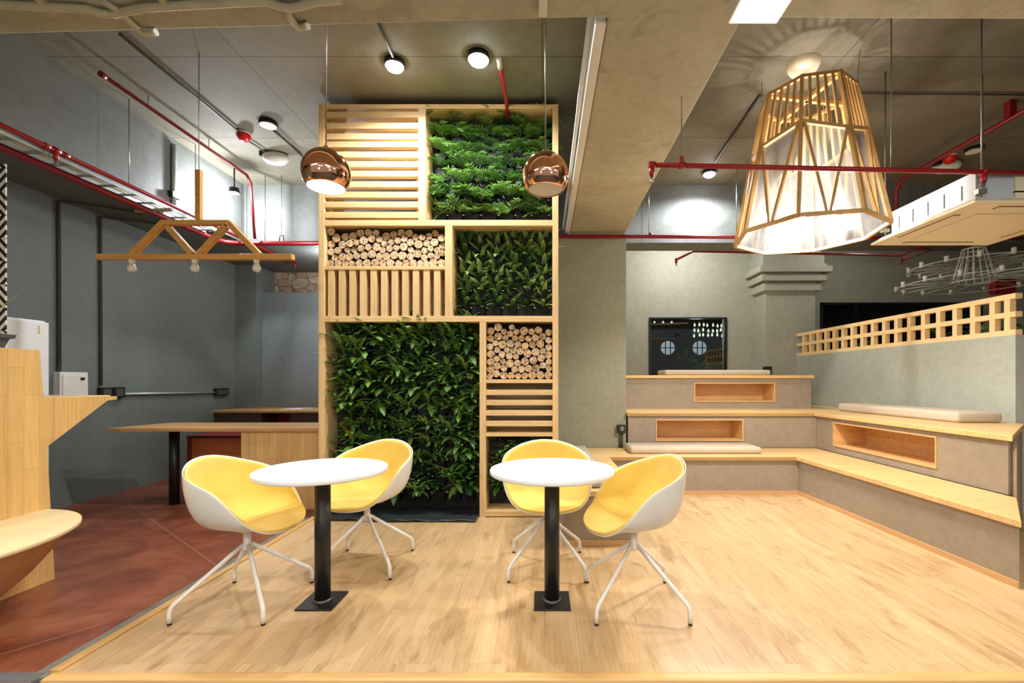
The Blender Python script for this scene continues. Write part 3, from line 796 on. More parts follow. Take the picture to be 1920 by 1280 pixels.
def place(r, x, y, rz, label, turn=0):
    r.location = (x, y, 0); r['label'] = label; r.rotation_euler.z = turn
    for k in kids(r):
        if k.name.split('.')[0] in ('seat_shell', 'upholstery'): k.rotation_euler.z = rz-turn
chairs = [(-1.665, 2.575, math.radians(90), 'yellow upholstered white bucket chair left of the left round table'),
          (-1.20, 3.11, math.radians(-22), 'yellow upholstered white bucket chair behind the left round table, by the plants'),
          (.02, 3.07, math.radians(4), 'yellow upholstered white bucket chair behind the right round table, facing the camera'),
          (.505, 2.575, math.radians(-79), 'yellow upholstered white bucket chair right of the right round table')]
for i, (x, y, rz, lab) in enumerate(chairs):
    c = ch if i == 0 else copy_tree(ch)
    place(c, x, y, rz, lab)

# ================================================================ round tables
def make_table():
    r = thing('round_table', 'x', 'table', (0,0,0), 0, 'small white round tables on black posts')
    part('tabletop', MB().lathe([(.001,.722),(.338,.722),(.346,.726),(.348,.732),(.348,.744),(.346,.749),(.340,.751),(.001,.751)], n=96), WHITEL, r)
    part('post', MB().lathe([(.001,.012),(.042,.012),(.042,.722),(.001,.722)], n=36), BLACK, r)
    bp = part('base_plate', MB().box(-.10,.10,-.11,.11,.0,.010), BLACK, r, .002)
    part('weld_bead', MB().lathe([(.043,.010),(.054,.010),(.050,.018),(.043,.022)], n=24), plain('weld', (90,90,88), .4, .6, .3, 40), bp)
    return r
tb = make_table()
tb.location = (-1.245, 2.58, 0); tb['label'] = 'white round cafe table on a black post, the left one of two'
t2 = copy_tree(tb); t2.location = (.045, 2.58, 0); t2['label'] = 'white round cafe table on a black post, the right one of two'

# ================================================================ copper pendants
def make_pendant(x, y, lit, label):
    z = 2.42; R = .132
    r = thing('pendant_lamp', label, 'lamp', (x, y, ZC-.02), 0, 'copper globe pendants over the round tables')
    a0 = math.radians(50); prof = []
    for k in range(33):
        a = a0+(PI-.06-a0)*k/32; prof.append((R*math.sin(a), -R*math.cos(a)))
    m = MB().lathe(prof, (x, y, z), 56); sh = part('lamp_shade', m, COPPER, r)
    so = sh.modifiers.new('t', 'SOLIDIFY'); so.thickness = .002
    zb = -R*math.cos(a0); rb = R*math.sin(a0)
    part('diffuser', MB().lathe([(.001, zb+.006),(rb-.002, zb+.006)], (x, y, z), 48), (glow('lit_diffuser', (240,246,255), 30) if lit else plain('unlit_diffuser', (214,206,190), .5)), r)
    part('cap', MB().lathe([(.001,R+.02),(.012,R+.018),(.02,R+.004),(.022,R-.006)], (x, y, z), 20), COPPER, r)
    part('cord', MB().tube([(x,y,z+R+.015),(x,y,ZC)], .0035, 8), STEEL, r)
    part('ceiling_cup', MB().lathe([(.001,-.03),(.04,-.028),(.05,0)], (x, y, ZC), 20), BLACKP, r)
    return r
make_pendant(-1.235, 2.60, True, 'copper globe pendant with its bright lamp on, over the left table')
make_pendant(.008, 2.64, False, 'copper globe pendant that is switched off, over the right table')

# ================================================================ lantern
LC = Vector((2.16, 3.77, 0)); ZBm, ZT = 2.44, 3.57; RB, RT = .555, .335; NA = 8
lt = thing('wooden_lantern', 'huge tapering wooden lantern of slats and clear panels over the oak floor', 'lamp', (LC.x, LC.y, ZT))
def lv(k, t_):
    a = math.radians(-80+45*k); R = RB+(RT-RB)*t_
    return Vector((LC.x+R*math.cos(a), LC.y+R*math.sin(a), ZBm+(ZT-ZBm)*t_))
def le(k, u, t_): return lv(k, t_).lerp(lv(k+1, t_), u)
for k in range(NA):
    part('corner_post', MB().bar(lv(k,0), lv(k,1), .026, .03, (lv(k,0)-Vector((LC.x,LC.y,ZBm)))), W_LANT, lt, .002)
    out = (le(k,.5,0)-Vector((LC.x,LC.y,ZBm)))
    part('bottom_rail', MB().bar(lv(k,.0), lv(k+1,.0), .028, .026), W_LANT, lt, .002)
    part('top_rail', MB().bar(lv(k,.99), lv(k+1,.99), .024, .026), W_LANT, lt, .002)
    t0, t1 = [(.575,.655),(.64,.64),(.655,.575),(.62,.56),(.56,.64),(.64,.575),(.60,.66),(.66,.575)][k]
    fr = MB().bar(le(k,0,t0), le(k,1,t1), .026, .024)
    for q in range(1, 5):
        u = q/5; tt = t0+(t1-t0)*u
        part('slat', MB().bar(le(k,u,tt), le(k,u,.99), .020, .018, out), W_LANT, lt)
    lo = [.46, .62, .42, .55, .40, .6, .5, .45][k]
    fr.bar(le(k,.06,t0), le(k,lo-.03,.01), .020, .022, out); fr.bar(le(k,.94,t1), le(k,lo+.03,.01), .020, .022, out)
    part('face_frame', fr, W_LANT, lt)
    n_ = out.normalized()*.016
    q4 = [le(k,.02,.01)-n_, le(k,.98,.01)-n_, le(k,.98,t1-.01)-n_, le(k,.02,t0-.01)-n_]
    part('acrylic_panel', MB().add(q4+[p-out.normalized()*.003 for p in q4], [(0,1,2,3),(7,6,5,4),(0,4,5,1),(1,5,6,2),(2,6,7,3),(3,7,4,0)]), ACRYL, lt)
# cross bars and hangers
cb = MB().bar(lv(0,.98), lv(4,.98), .03, .03).bar(lv(2,.98), lv(6,.98), .03, .03)
part('cross_bar', cb, W_LANT, lt)
part('hanging_wire', MB().tube([lv(1,.99), lv(1,.99)+Vector((.03,0,ZC-ZT+.01))], .003, 6).tube([lv(5,.99), lv(5,.99)+Vector((.0,0,ZC-ZT+.01))], .003, 6), STEEL, lt)
BULB = glow('lit_bulb', (255, 240, 222), 60)
for dx, dy, dz in ((-.2,-.1,.05),(.16,-.2,.03),(.05,.15,0),(-.12,.26,.08),(.28,.12,.06),(-.3,.12,.02)):
    c = Vector((LC.x+dx, LC.y+dy, ZBm+.17+dz))
    b = part('bulb', MB().lathe([(.001,-.05),(.025,-.043),(.036,-.02),(.034,.005),(.018,.035),(.014,.05),(.001,.05)], c, 20), BULB, lt)
    part('bulb_socket', MB().lathe([(.001,.045),(.017,.045),(.017,.10),(.001,.105)], c, 14).tube([c+Vector((0,0,.1)), (LC.x+dx*.4, LC.y+dy*.4, ZT-.03)], .003, 6), WHITEC, b)
# pale lamp on the slab above the lantern
o = thing('ceiling_disc_light', 'pale disc light on the slab directly above the wooden lantern', 'lamp', (2.11, 3.73, ZC))
part('housing', MB().lathe([(.001,-.07),(.10,-.065),(.12,-.03),(.125,0)], (2.11, 3.73, ZC), 32), ACW, o)

# ================================================================ truss pendant
YT = 3.6
def tp(px, py): return Vector((X(px, YT), YT, Z(py, YT)))
tr = thing('truss_pendant', 'roof-truss shaped wooden hanging lamp with three unlit clear bulbs', 'lamp', tp(370, 320))
def tbar(name, a, b, w=.042, h=.042): part(name, MB().bar(tp(*a), tp(*b), w, h, (0,1,0)), W_TRUSS, tr, .003)
part('bottom_chord', MB().bar(tp(184,482), tp(550,482), .05, .042, (0,0,1)), W_TRUSS, tr, .003)
part('top_chord', MB().bar(tp(306,418), tp(430,418), .05, .036, (0,0,1)), W_TRUSS, tr, .003)
tbar('brace', (309,416), (248,477)); tbar('brace', (314,424), (362,477)); tbar('brace', (424,424), (374,477)); tbar('brace', (427,416), (486,477))
tbar('stem', (373,319), (373,412), .044, .034)
part('hanging_wire', MB().tube([tp(373,319), (tp(373,319).x, YT, ZC)], .003, 6), STEEL, tr)
for px in (247, 365, 481):
    c = tp(px, 487)
    s_ = part('bulb_socket', MB().lathe([(.001,-.03),(.019,-.03),(.022,-.005),(.024,0),(.001,0)], c, 16), WHITEC, tr)
    part('bulb', MB().lathe([(.001,-.098),(.018,-.094),(.029,-.08),(.031,-.065),(.024,-.045),(.015,-.03),(.001,-.03)], c, 18), plain('clear_bulb', (205,200,190), .15), s_)

# ================================================================ counter with half-round seat
XP = -3.14
ct = thing('service_counter', 'light wooden stepped counter with tapered shelf and half-round seat', 'counter', (XP-.2, 2.6, -.03))
zt = Z(656, 2.86)
poly = [(1.6,-.03),(2.945,-.03),(2.90,.825),(3.30,1.098),(3.375,1.104),(3.375,1.128),(2.88,1.137),(2.855,zt),(1.6,zt)]
part('side_panel', MB().prism(poly, XP-.045, XP, 'x'), W_CTR, ct, .002)
part('counter_body', MB().box(XP-.9, XP-.046, 1.6, 2.83, -.03, zt-.01), W_CTR, ct)
part('shelf_top', MB().box(XP-.9, XP-.046, 2.831, 3.37, 1.108, 1.136), W_X, ct, .002)
cy_ = 2.18
part('seat_top', MB().lathe([(.001,-.012),(.715,-.012),(.72,-.008),(.72,.008),(.715,.012),(.001,.012)], (XP, cy_, .42), 64, sx=.84, sy=1.0, a0=-PI/2, a1=PI/2), W_PLY, ct)
part('seat_bowl', MB().lathe([(.20,-.44),(.36,-.36),(.52,-.22),(.62,-.10),(.675,-.012)], (XP, cy_, .42), 64, sx=.84, sy=1.0, a0=-PI/2, a1=PI/2), W_BOWL, ct)
# planter with snake plant on the counter
pl = thing('snake_plant', 'slate grey planter with pale edged upright leaves on the stepped counter', 'potted plant', (XP-.22, 2.62, zt))
px_, py_ = XP-.17, 2.60
part('planter', MB().add([(px_+a*sx, py_+b*sy, zt+z) for z, a, b in ((0,.12,.11),(.055,.135,.125),(.06,.15,.14),(.082,.155,.145)) for sx, sy in ((-1,-1),(1,-1),(1,1),(-1,1))],
     [(3,2,1,0)]+[(i*4+j, i*4+(j+1)%4, i*4+4+(j+1)%4, i*4+4+j) for i in range(3) for j in range(4)]+[(12,13,14,15)]), PLANTER, pl)
rnd = random.Random(4); m = MB()
for i, (dx, az, ln, el, dr) in enumerate(((.07,.3,.36,1.35,.25),(.03,1.2,.42,1.3,.2),(-.04,-2,.45,1.5,.2),(-.09,2.4,.38,1.2,.4),(.05,-.3,.25,1.0,.2),(-.02,3,.4,1.4,.2))):
    leaf(m, (px_+dx, py_+rnd.uniform(-.05,.05), zt+.07), az, ln, .055, el, dr, 0, 7, .35)
leaf(m, (px_+.05, py_, zt+.07), .2, .36, .008, .85, .15, 0, 6, .1)
part('foliage', m, G_SNAKE, pl)
# patterned board, white cabinet, small panel box
o = part('patterned_panel', MB().box(-4.6, X(13,3.24), 3.232, 3.24, 1.1, Z(303,3.2)), PATTERN, None, loc=(-4.2, 3.2, 1.1))
tag(o, 'tall cream panel with black line pattern beside the grey wall', 'panel')
cb = thing('white_cabinet', 'tall white steel cabinet behind the wooden counter', 'cabinet', (-4.45, 3.5, -.03))
part('body', MB().box(-4.78, -4.125, 3.1, 3.8, -.03, 1.735), plain('white_enamel', (222,224,224), .35), cb, .01)
part('door', MB().box(-4.12, -4.10, 3.10, 3.8, .0, 1.72), plain('white_enamel_door', (226,228,228), .35), cb, .006)
hg = MB()
for z in (1.66, 1.45, 1.0): hg.box(-4.098, -4.090, 3.72, 3.735, z-.03, z+.03)
part('hinge', hg, ACW, cb)
bx = thing('wall_panel_box', 'small white electrical box with a raised rim on the grey left wall', 'electrical box', (XL, 4.67, 1.2))
part('box_body', MB().box(XL, XL+.07, 4.53, 4.81, 1.02, 1.33), WHITEP, bx, .004)
part('box_door', MB().box(XL+.071, XL+.08, 4.55, 4.79, 1.05, 1.30), WHITEP, bx, .003)
part('box_latch', MB().box(XL+.081, XL+.086, 4.72, 4.76, 1.25, 1.275), BLACKP, bx)

# ================================================================ rear left worktop and counter
wt = thing('work_table', 'long wooden worktop on one black post beside the plant tower', 'table', (-3.2, 4.8, -.03))
part('tabletop', MB().prism([(-4.30,4.5),(-2.12,4.5),(-2.12,5.12),(-4.15,5.12)], .742, .777), W_TBL, wt, .003)
part('post', MB().lathe([(.001,.0),(.045,.0),(.045,.772),(.001,.772)], (-3.82, 4.74, -.03), 28), BLACK, wt)
part('cabinet', MB().box(-3.0, -2.12, 4.54, 5.08, -.03, .741), W_CAB, wt, .003)
cr = thing('wooden_crate', 'dark orange wooden crate seat tucked under the long worktop', 'crate', (-3.55, 5.3, -.03))
OR = wood('orange_stained_wood', (206, 120, 60), 'x', .2, .5); RD = plain('dark_red_wood', (120, 34, 22), .4, var=.2)
part('crate_body', MB().box(-3.98, -3.12, 5.14, 5.55, -.03, .60), OR, cr, .006)
part('crate_top', MB().box(-4.0, -3.10, 5.13, 5.57, .60, .63), RD, cr, .004)
part('crate_band', MB().box(-3.99, -3.95, 5.128, 5.14, -.0, .6).box(-3.16, -3.12, 5.128, 5.14, 0, .6), RD, cr)
bc = thing('rear_counter', 'low wooden topped counter against the rear grey wall', 'counter', (-3.4, 6.9, -.03))
part('counter_top', MB().box(-4.70, -2.0, 6.45, 7.35, .79, .82), W_TBL, bc, .003)
part('counter_front', MB().box(-4.68, -4.0, 6.5, 7.34, -.03, .789).box(-3.6, -2.0, 6.5, 7.34, -.03, .789), plain('dark_brown_front', (62,46,38), .5, var=.15), bc)
part('open_bay', MB().box(-4.0, -3.6, 6.9, 7.34, -.03, .789), RD, bc)
o = part('paper_sheets', MB().box(-3.9,-3.62,6.8,7.0,.82,.824).box(-3.8,-3.5,6.86,7.05,.824,.828), WHITEL, None, loc=(-3.7,6.9,.82))
tag(o, 'loose white sheets lying on the rear wooden counter', 'paper')

# plants seen through the screen
ho = thing('planter_trough', 'long dark planter trough behind the block screen', 'planter', (4.8, 6.0, 0))
part('trough', MB().box(4.60, 4.95, 4.35, 7.9, 1.3, 1.62), PLANTER, ho, .01)
part('trough_stand', MB().box(4.64, 4.9, 4.5, 4.56, 0, 1.3).box(4.64, 4.9, 7.6, 7.66, 0, 1.3), PLANTER, ho)
for i, (y, lab) in enumerate(((4.62,'nearest the open end'),(4.85,'second from the open end'),(5.10,'third from the open end'),(5.35,'fourth from the open end'),(6.55,'halfway along'),(6.85,'beyond the halfway point'),(7.25,'nearest the pillar'))):
    me = P_BROAD[i % 5]
    o = bpy.data.objects.new('trough_plant', me); COL.objects.link(o); o.location = (4.74, y, 1.63); o.scale = (1.35,)*3; o.rotation_euler.z = i
    tag(o, f'green leafy plant seen through the block screen, {lab}', 'plant', 'plants in the trough behind the screen')
for i, (x, sc) in enumerate(((2.77, 2.7), (3.05, 2.2))):
    o = thing('indoor_plant', ['spiky green plant seen through the black framed window', 'shorter green plant seen through the black framed window'][i], 'plant', (x, 9.0, 1.0))  # added behind the glass for mirrored plants
    zz = .30 if i else .36
    f = bpy.data.objects.new('foliage', P_DRAC[i]); COL.objects.link(f); f.parent = o; f.location = (0, 0, zz+.03); f.scale = (sc,)*3
    part('pot', MB().lathe([(.001,1.0),(.08,1.0),(.1,1.0+zz),(.001,1.0+zz)], (x, 9.0, 0), 20), POTM, o)
# ================================================================ pipes, conduits, fittings
def sprinkler(p, parent, mat, up=.0):
    p = Vector(p)
    s_ = part('sprinkler_head', MB().lathe([(.001,.02),(.018,.02),(.018,-.035),(.012,-.05),(.001,-.05)], p, 12), mat, parent)
    part('deflector', MB().lathe([(.001,-.052),(.010,-.052),(.008,-.075),(.016,-.085),(.016,-.088),(.001,-.088)], p, 12), CHROME, s_)
def rods(parent, pts):
    for p, top in pts: part('hanger_rod', MB().tube([p, (p[0], p[1], top)], .004, 6), STEEL, parent)
def clampc(mb, p, r, ax):
    p = Vector(p); a = Vector(ax)*.02
    mb.tube([p-a, p+a], r, 12)
# front red pipe on the right
Y0, Zp = 2.92, 2.62
p0 = at_z(1222, 309, Zp); p1 = at_z(1920, 324, Zp); p2 = p1+(p1-p0)*.35
t = thing('sprinkler_pipe', 'bright red sprinkler pipe crossing in front of the wooden lantern', 'pipe', p0, 0, 'red sprinkler pipes')
part('pipe', MB().tube([p0, p2], .0155, 12), REDP, t)
ax = (p1-p0).normalized()
for px in (1222, 1276, 1842):
    m = MB(); clampc(m, p0.lerp(p1, (px-1222)/698), .022, ax); part('fitting', m, REDP, t)
sprinkler(p0+Vector((.0,0,-.02)), t, REDP)
q = p0.lerp(p1, (1842-1222)/698); sprinkler(q+Vector((0,0,-.02)), t, REDP)
q = p0.lerp(p1, (1276-1222)/698); part('hanger_clip', MB().box(q.x-.012,q.x+.012,q.y-.01,q.y+.01,q.z+.01,q.z+.055), REDP, t)
rods(t, [(q+Vector((0,0,.05)), ZC)])
q = p0.lerp(p1, (1665-1222)/698); rods(t, [(q+Vector((0,0,.01)), ZC)])
# rear pipe, right part
za = 3.02
t = thing('sprinkler_pipe', 'dark red pipe running along the rear beam from tower to far right', 'pipe', (.2, 5.6, za), 0, 'red sprinkler pipes')
part('pipe', MB().tube([(-2.0,5.6,za),(8.4,5.6,za-.06)], .022, 12), REDP2, t)
m = MB(); clampc(m, (1.3,5.6,za), .03, (1,0,0)); part('fitting', m, REDP2, t)
rods(t, [(Vector((1.28,5.6,za+.02)), ZC), (Vector((2.35,5.6,za-.01)), ZC), (Vector((5.4,5.6,za-.02)), ZC)])
# lower branch with two bent ends
Yb = 6.9
bp = [Vector((X(1268,Yb-.25), Yb-.25, Z(487,Yb-.25))), Vector((X(1300,Yb), Yb, Z(471,Yb))), Vector((X(1690,Yb), Yb, Z(479,Yb)))]
t = thing('sprinkler_pipe', 'thin dark red branch pipe with bent ends above the sage rear wall', 'pipe', bp[1], 0, 'red sprinkler pipes')
part('pipe', MB().tube(bp+[Vector((X(1745,5.7), 5.7, za-.03))], .017, 10), REDP2, t)
e = bp[2].lerp(Vector((X(1745,5.7), 5.7, za-.03)), .55)
part('pipe', MB().tube([e, e+Vector((.30,.1,.0)), Vector((X(1690,6.3), 6.3, Z(488,6.3)))], .015, 10), REDP2, t)
sprinkler(bp[0]+Vector((0,0,.0)), t, REDP2); sprinkler(Vector((X(1690,6.3), 6.3, Z(488,6.3))), t, REDP2)
rods(t, [(Vector((X(1375,Yb),Yb,Z(472,Yb))), ZC)])
# right hand pipe running in depth then down
xr = 4.30; zr = 3.66
t = thing('sprinkler_pipe', 'red pipe on the right slab that runs back and then drops down', 'pipe', (xr, 4, zr), 0, 'red sprinkler pipes')
part('pipe', MB().tube([(xr,2.4,zr),(xr,5.5,zr),(xr,5.6,zr-.08),(xr,5.6,za-.03)], .022, 12), REDP2, t)
part('pipe_clip', MB().box(xr-.03,xr+.03,4.2,4.26,zr+.01,ZC), REDP2, t)
# left: tray between two red pipes
xa, zu = -3.80, 3.03
t = thing('sprinkler_pipe', 'red pipe along the left beam, outer upper one beside the cable tray', 'pipe', (xa, 4, zu), 0, 'red sprinkler pipes')
part('pipe', MB().tube([(xa,2.4,zu),(xa,7.0,zu)], .0175, 12), REDP, t)
for yy, r_ in ((3.57,.028),(3.50,.024),(3.64,.024)): m = MB(); clampc(m, (xa,yy,zu), r_, (0,1,0)); part('fitting', m, REDP, t)
sprinkler((xa,3.57,zu-.02), t, REDP); sprinkler((xa,7.0,zu), t, REDP2)
rods(t, [(Vector((xa,4.2,zu)), ZC),(Vector((xa,5.0,zu)), ZC)])
xb, zl = -4.02, 2.97
t = thing('sprinkler_pipe', 'thick dark red pipe below the left beam that turns along the rear beam', 'pipe', (xb, 4, zl), 0, 'red sprinkler pipes')
part('pipe', MB().tube([(xb,2.4,zl),(xb,5.62,zl),(xb+.05,5.72,zl),(xb+.15,5.77,zl),(-1.9,5.77,zl)], .030, 14), REDP2, t)
part('hanger_clip', MB().tube([(X(528,5.77)-.035,5.77,zl-.02),(X(528,5.77)-.02,5.77,zl+.1),(X(528,5.77)+.02,5.77,zl+.1),(X(528,5.77)+.035,5.77,zl-.02)], .007, 6), BLACKP, t)
rods(t, [(Vector((X(528,5.77),5.77,zl+.09)), ZC),(Vector((X(497,5.77),5.77,zl+.02)), ZC)])
t = thing('cable_tray', 'shallow metal cable tray between the two red pipes on the left', 'tray', (-3.9, 4, 3.0))
part('tray_side', MB().box(-3.985,-3.98,2.6,5.4,2.985,3.03).box(-3.835,-3.83,2.6,5.4,2.985,3.03), GALV, t)
m = MB()
for i in range(14): m.box(-3.98,-3.835,2.7+i*.2,2.73+i*.2,2.985,2.995)
part('tray_rung', m, GALV, t)
part('cables', MB().tube([(-3.93,2.6,3.005),(-3.93,5.4,3.005)], .010, 6).tube([(-3.90,2.6,3.005),(-3.89,5.4,3.005)], .008, 6), WHITEC, t)
part('tray_bracket', MB().bar((-4.2,4.72,2.985),(-3.78,4.66,2.985),.03,.02), CREAMC, t)
# thin high pipe at left
xh, zh = -3.58, 3.72
t = thing('sprinkler_pipe', 'thin red pipe high under the left slab that drops in the rear corner', 'pipe', (xh, 4, zh), 0, 'red sprinkler pipes')
part('pipe', MB().tube([(xh,3.72,zh),(xh,5.52,zh),(xh,5.60,zh-.06),(xh,5.68,zl+.03)], .016, 10), REDP2, t)
m = MB(); clampc(m, (xh,3.72,zh), .024, (0,1,0)); part('fitting', m, REDP2, t)
rods(t, [(Vector((xh,4.15,zh)), ZC),(Vector((xh,4.9,zh)), ZC)])
# red drop into the tower
a = Vector((X(936,3.9), 3.9, ZC-.03)); b = Vector((X(953,4.42), 4.42, Z(222,4.42)))
a = at_z(936, 112, ZC-.01)
t = thing('sprinkler_pipe', 'short red pipe with pale tip leaning down into the top plant panel', 'pipe', a, 0, 'red sprinkler pipes')
part('pipe', MB().tube([a, Vector((a.x+.02, YF-.02, 3.75)), Vector((X(953,YF+.1), YF+.08, Z(222,YF+.1)))], .018, 10), REDP, t)
part('pale_tip', MB().tube([a+Vector((0,-.02,.0)), a+Vector((0,.08,-.012))], .021, 10), WHITEC, t)

# conduits painted over on the front beam
zc_ = ZB-.022
def pth(pts, z=zc_): return [at_z(x, y, z) for x, y in pts]
t = thing('conduit', 'long painted conduit wavering along the underside of the front beam', 'conduit', at_z(300, 14, zc_), 0, 'painted conduits on the front beam')
part('tube', MB().tube(pth([(-60,6),(0,9),(60,12),(120,15),(165,17),(190,25),(210,27),(235,22),(270,15),(350,10),(430,6),(500,3),(525,12),(545,15),(565,11),(590,4),(640,0)]), .018, 10), CREAMC, t)
m = MB()
for px, py in ((90,14),(315,12)): c = at_z(px, py, zc_); m.box(c.x-.014,c.x+.014,c.y-.05,c.y+.04,zc_-.005,ZB)
part('saddle', m, CREAMC, t)
for px0, pts, lab in ((235, [(190,0),(222,20),(245,42),(262,58),(270,63),(287,61)], 'painted conduit stub curling off the front beam, near the far left'),
                 (550, [(534,12),(545,34),(554,46),(562,52),(574,49)], 'painted conduit stub curling off the front beam, above the left pendant')):
    t = thing('conduit', lab, 'conduit', at_z(pts[2][0], pts[2][1], zc_), 0, 'painted conduits on the front beam')
    pp = pth(pts, zc_+.004); part('tube', MB().tube(pp, .016, 10), CREAMC, t)
    part('white_end', MB().tube([pp[-1], pp[-1]+(pp[-1]-pp[-2])*.35], .0165, 10), WHITEC, t)
c = at_z(1018, 20, zc_)
o = part('conduit_clip', MB().box(c.x-.02,c.x+.02,c.y-.3,at_z(1018,34,zc_).y,ZB-.02,ZB-.001), WHITEC, None, .006, loc=c); tag(o, 'short white duct strip on the front beam above the right pendant', 'duct')
# white ducts along the left edge of the deep beam
t = thing('white_duct', 'pair of white plastic ducts along the left edge of the deep beam', 'duct', (.28, 3.6, ZB+.02))
part('duct', MB().box(.262,.318,2.34,5.66,ZB+.0,ZB+.045), WHITEP, t, .006)
part('duct', MB().tube([(.238,2.34,ZB+.06),(.238,5.66,ZB+.06)], .014, 10), WHITEP, t)
# ceiling conduits
def run(pts, r, lab, z=ZC-.02, mat=DGREY, grp='grey conduits on the slab'):
    P = [at_z(x, y, z) for x, y in pts]
    t = thing('conduit', lab, 'conduit', P[0], 0, grp); part('tube', MB().tube(P, r, 8), mat, t); return t
run([(225,64),(450,249)], .012, 'dark conduit on the slab ending at the red sounder')
run([(462,262),(498,285)], .008, 'short dark conduit on the slab between red sounder and emergency lamp')
run([(512,243),(572,298)], .012, 'dark conduit on the slab from the white disc towards the left pendant')
run([(706,35),(738,110)], .010, 'dark conduit on the slab leading to the left bright spotlight')
run([(1425,180),(1340,305)], .012, 'dark conduit on the slab from the lantern top to the small bright downlight')
run([(1600,176),(1990,178)], .008, 'thin dark conduit on the slab running right of the lantern')
run([(285,262),(432,342)], .016, 'grey conduit in the upper left corner between slab and beam', ZC-.06)
# wall conduits and sockets on the left
t = thing('conduit', 'vertical grey conduit rising from the white electrical box', 'conduit', (XL+.02, 4.57, 1.4), 0, 'vertical wall conduits on the left')
part('tube', MB().tube([(XL+.02,4.57,1.33),(XL+.02,4.57,ZB-.03),(XL+.1,4.62,ZB-.03),(-4.3,4.9,ZB-.03)], .017, 10), DGREY, t)
t = thing('conduit', 'vertical grey conduit rising from the black double socket', 'conduit', (XL+.02, 5.0, 1.3), 0, 'vertical wall conduits on the left')
part('tube', MB().tube([(XL+.02,5.0,1.19),(XL+.02,5.0,ZB-.03),(XL+.1,5.05,ZB-.03),(-4.3,5.3,ZB-.03)], .015, 10), DGREY, t)
def socket(lab, y0, y1, z0, z1, n=1):
    t = thing('wall_socket', lab, 'socket', (XL, (y0+y1)/2, (z0+z1)/2), 0, 'black wall sockets')
    w = (y1-y0)/n
    for i in range(n):
        b = part('socket_box', MB().box(XL, XL+.045, y0+i*w+.005, y0+(i+1)*w-.005, z0, z1), BLACKP, t, .004)
        part('socket_face', MB().box(XL+.046, XL+.05, y0+i*w+.03, y0+(i+1)*w-.03, z0+.02, z1-.02), plain('grey_socket', (70,70,68), .4), b)
socket('black double socket on the left wall, beside the wooden counter shelf', 4.97, 5.27, 1.05, 1.17, 2)
socket('single black socket on the left wall near the rear corner', 6.72, 7.0, 1.02, 1.13)
t = thing('conduit', 'horizontal grey conduit between the black sockets on the left wall', 'conduit', (XL+.02, 6, 1.07))
part('tube', MB().tube([(XL+.02,5.27,1.09),(XL+.02,6.72,1.07)], .014, 10), GALV, t)
# vertical conduit high on the left beam
t = thing('conduit', 'upright pale conduit on the left beam above the cable tray', 'conduit', (-3.93, 4.9, 3.4))
part('tube', MB().tube([(-3.93,4.87,3.05),(-3.93,4.87,3.75)], .022, 10), GALV, t)
part('joint_box', MB().box(-3.95,-3.90,4.82,4.92,3.18,3.24), BLACKP, t)
# sockets on the sage column and pillar
t = thing('wall_socket', 'black socket box on the sage column above the low bench', 'socket', (.95, 5.69, .67))
part('socket_box', MB().box(.905,1.005,5.64,5.70,.60,.70), BLACKP, t, .005)
part('socket_face', MB().box(.94,.98,5.632,5.641,.63,.68), plain('grey_socket_face', (120,124,118), .4), t)
part('conduit', MB().tube([(.94,5.685,.60),(.94,5.685,Z1)], .010, 8).tube([(.97,5.685,.60),(.97,5.685,Z1)], .010, 8), DGREY, t)
o = part('wall_speaker', MB().box(3.80,3.93,7.90,7.98,Z3+.03,Z3+.17), BLACKP, None, .01, loc=(3.86,7.95,Z3)); tag(o, 'small black box at the foot of the sage pillar', 'speaker')
o = part('wall_switch', MB().box(9.12,9.2,8.0,8.2,.9,1.25), BLACKP, None, .01, loc=(9.16,8.1,1)); tag(o, 'black fitting on the far right wall past the partition', 'switch')
# discs, sounders, emergency lamps
GL = glow('lit_spot', (250,252,255), 60)
def disc(px, py, lab, z=ZC, r=.085, lit=0, mat=None):
    c = at_z(px, py, z-.05); t = thing('ceiling_disc_light', lab, 'lamp', (c.x, c.y, z), 0, 'round surface lights')
    part('housing', MB().lathe([(.001,0),(r,0),(r,-.035),(r-.008,-.04)], (c.x,c.y,z), 32), BLACKP, t)
    dm = [(.001,-.041-r*.5),(r*.45,-.041-r*.42),(r*.75,-.041-r*.22),(r-.008,-.040)] if mat is GL else [(.001,-.041),(r-.008,-.040)]
    part('diffuser', MB().lathe(dm, (c.x,c.y,z), 32), mat or plain('white_diffuser', (214,214,208), .4), t)
    return c
disc(278,250,'unlit round white disc light at the upper left beside the beam'); disc(503,238,'unlit round white disc light between red sounder and left pendant')
LS = [disc(740,127,'bright round spotlight above the tower, the left one of two', r=.08, mat=GL), disc(897,115,'bright round spotlight above the tower, beside the short red pipe', r=.088, mat=GL),
      disc(1330,328,'small bright downlight left of the wooden lantern', r=.08, mat=GL)]
disc(1826,286,'pale round disc light on the right slab above the cassette unit', mat=ACW)
def sounder(px, py, lab):
    c = at_z(px, py, ZC-.04); t = thing('fire_sounder', lab, 'fire alarm', (c.x,c.y,ZC), 0, 'red fire sounders')
    part('base', MB().lathe([(.001,0),(.07,0),(.07,-.02),(.001,-.02)], (c.x,c.y,ZC), 24), WHITEP, t)
    part('horn', MB().lathe([(.068,-.02),(.066,-.045),(.04,-.085),(.001,-.088)], (c.x,c.y,ZC), 24), plain('red_plastic', (190,16,20), .3), t)
sounder(457,256,'red fire sounder on the left slab at the end of a conduit'); sounder(1781,298,'red fire sounder on the right slab above the cassette unit')
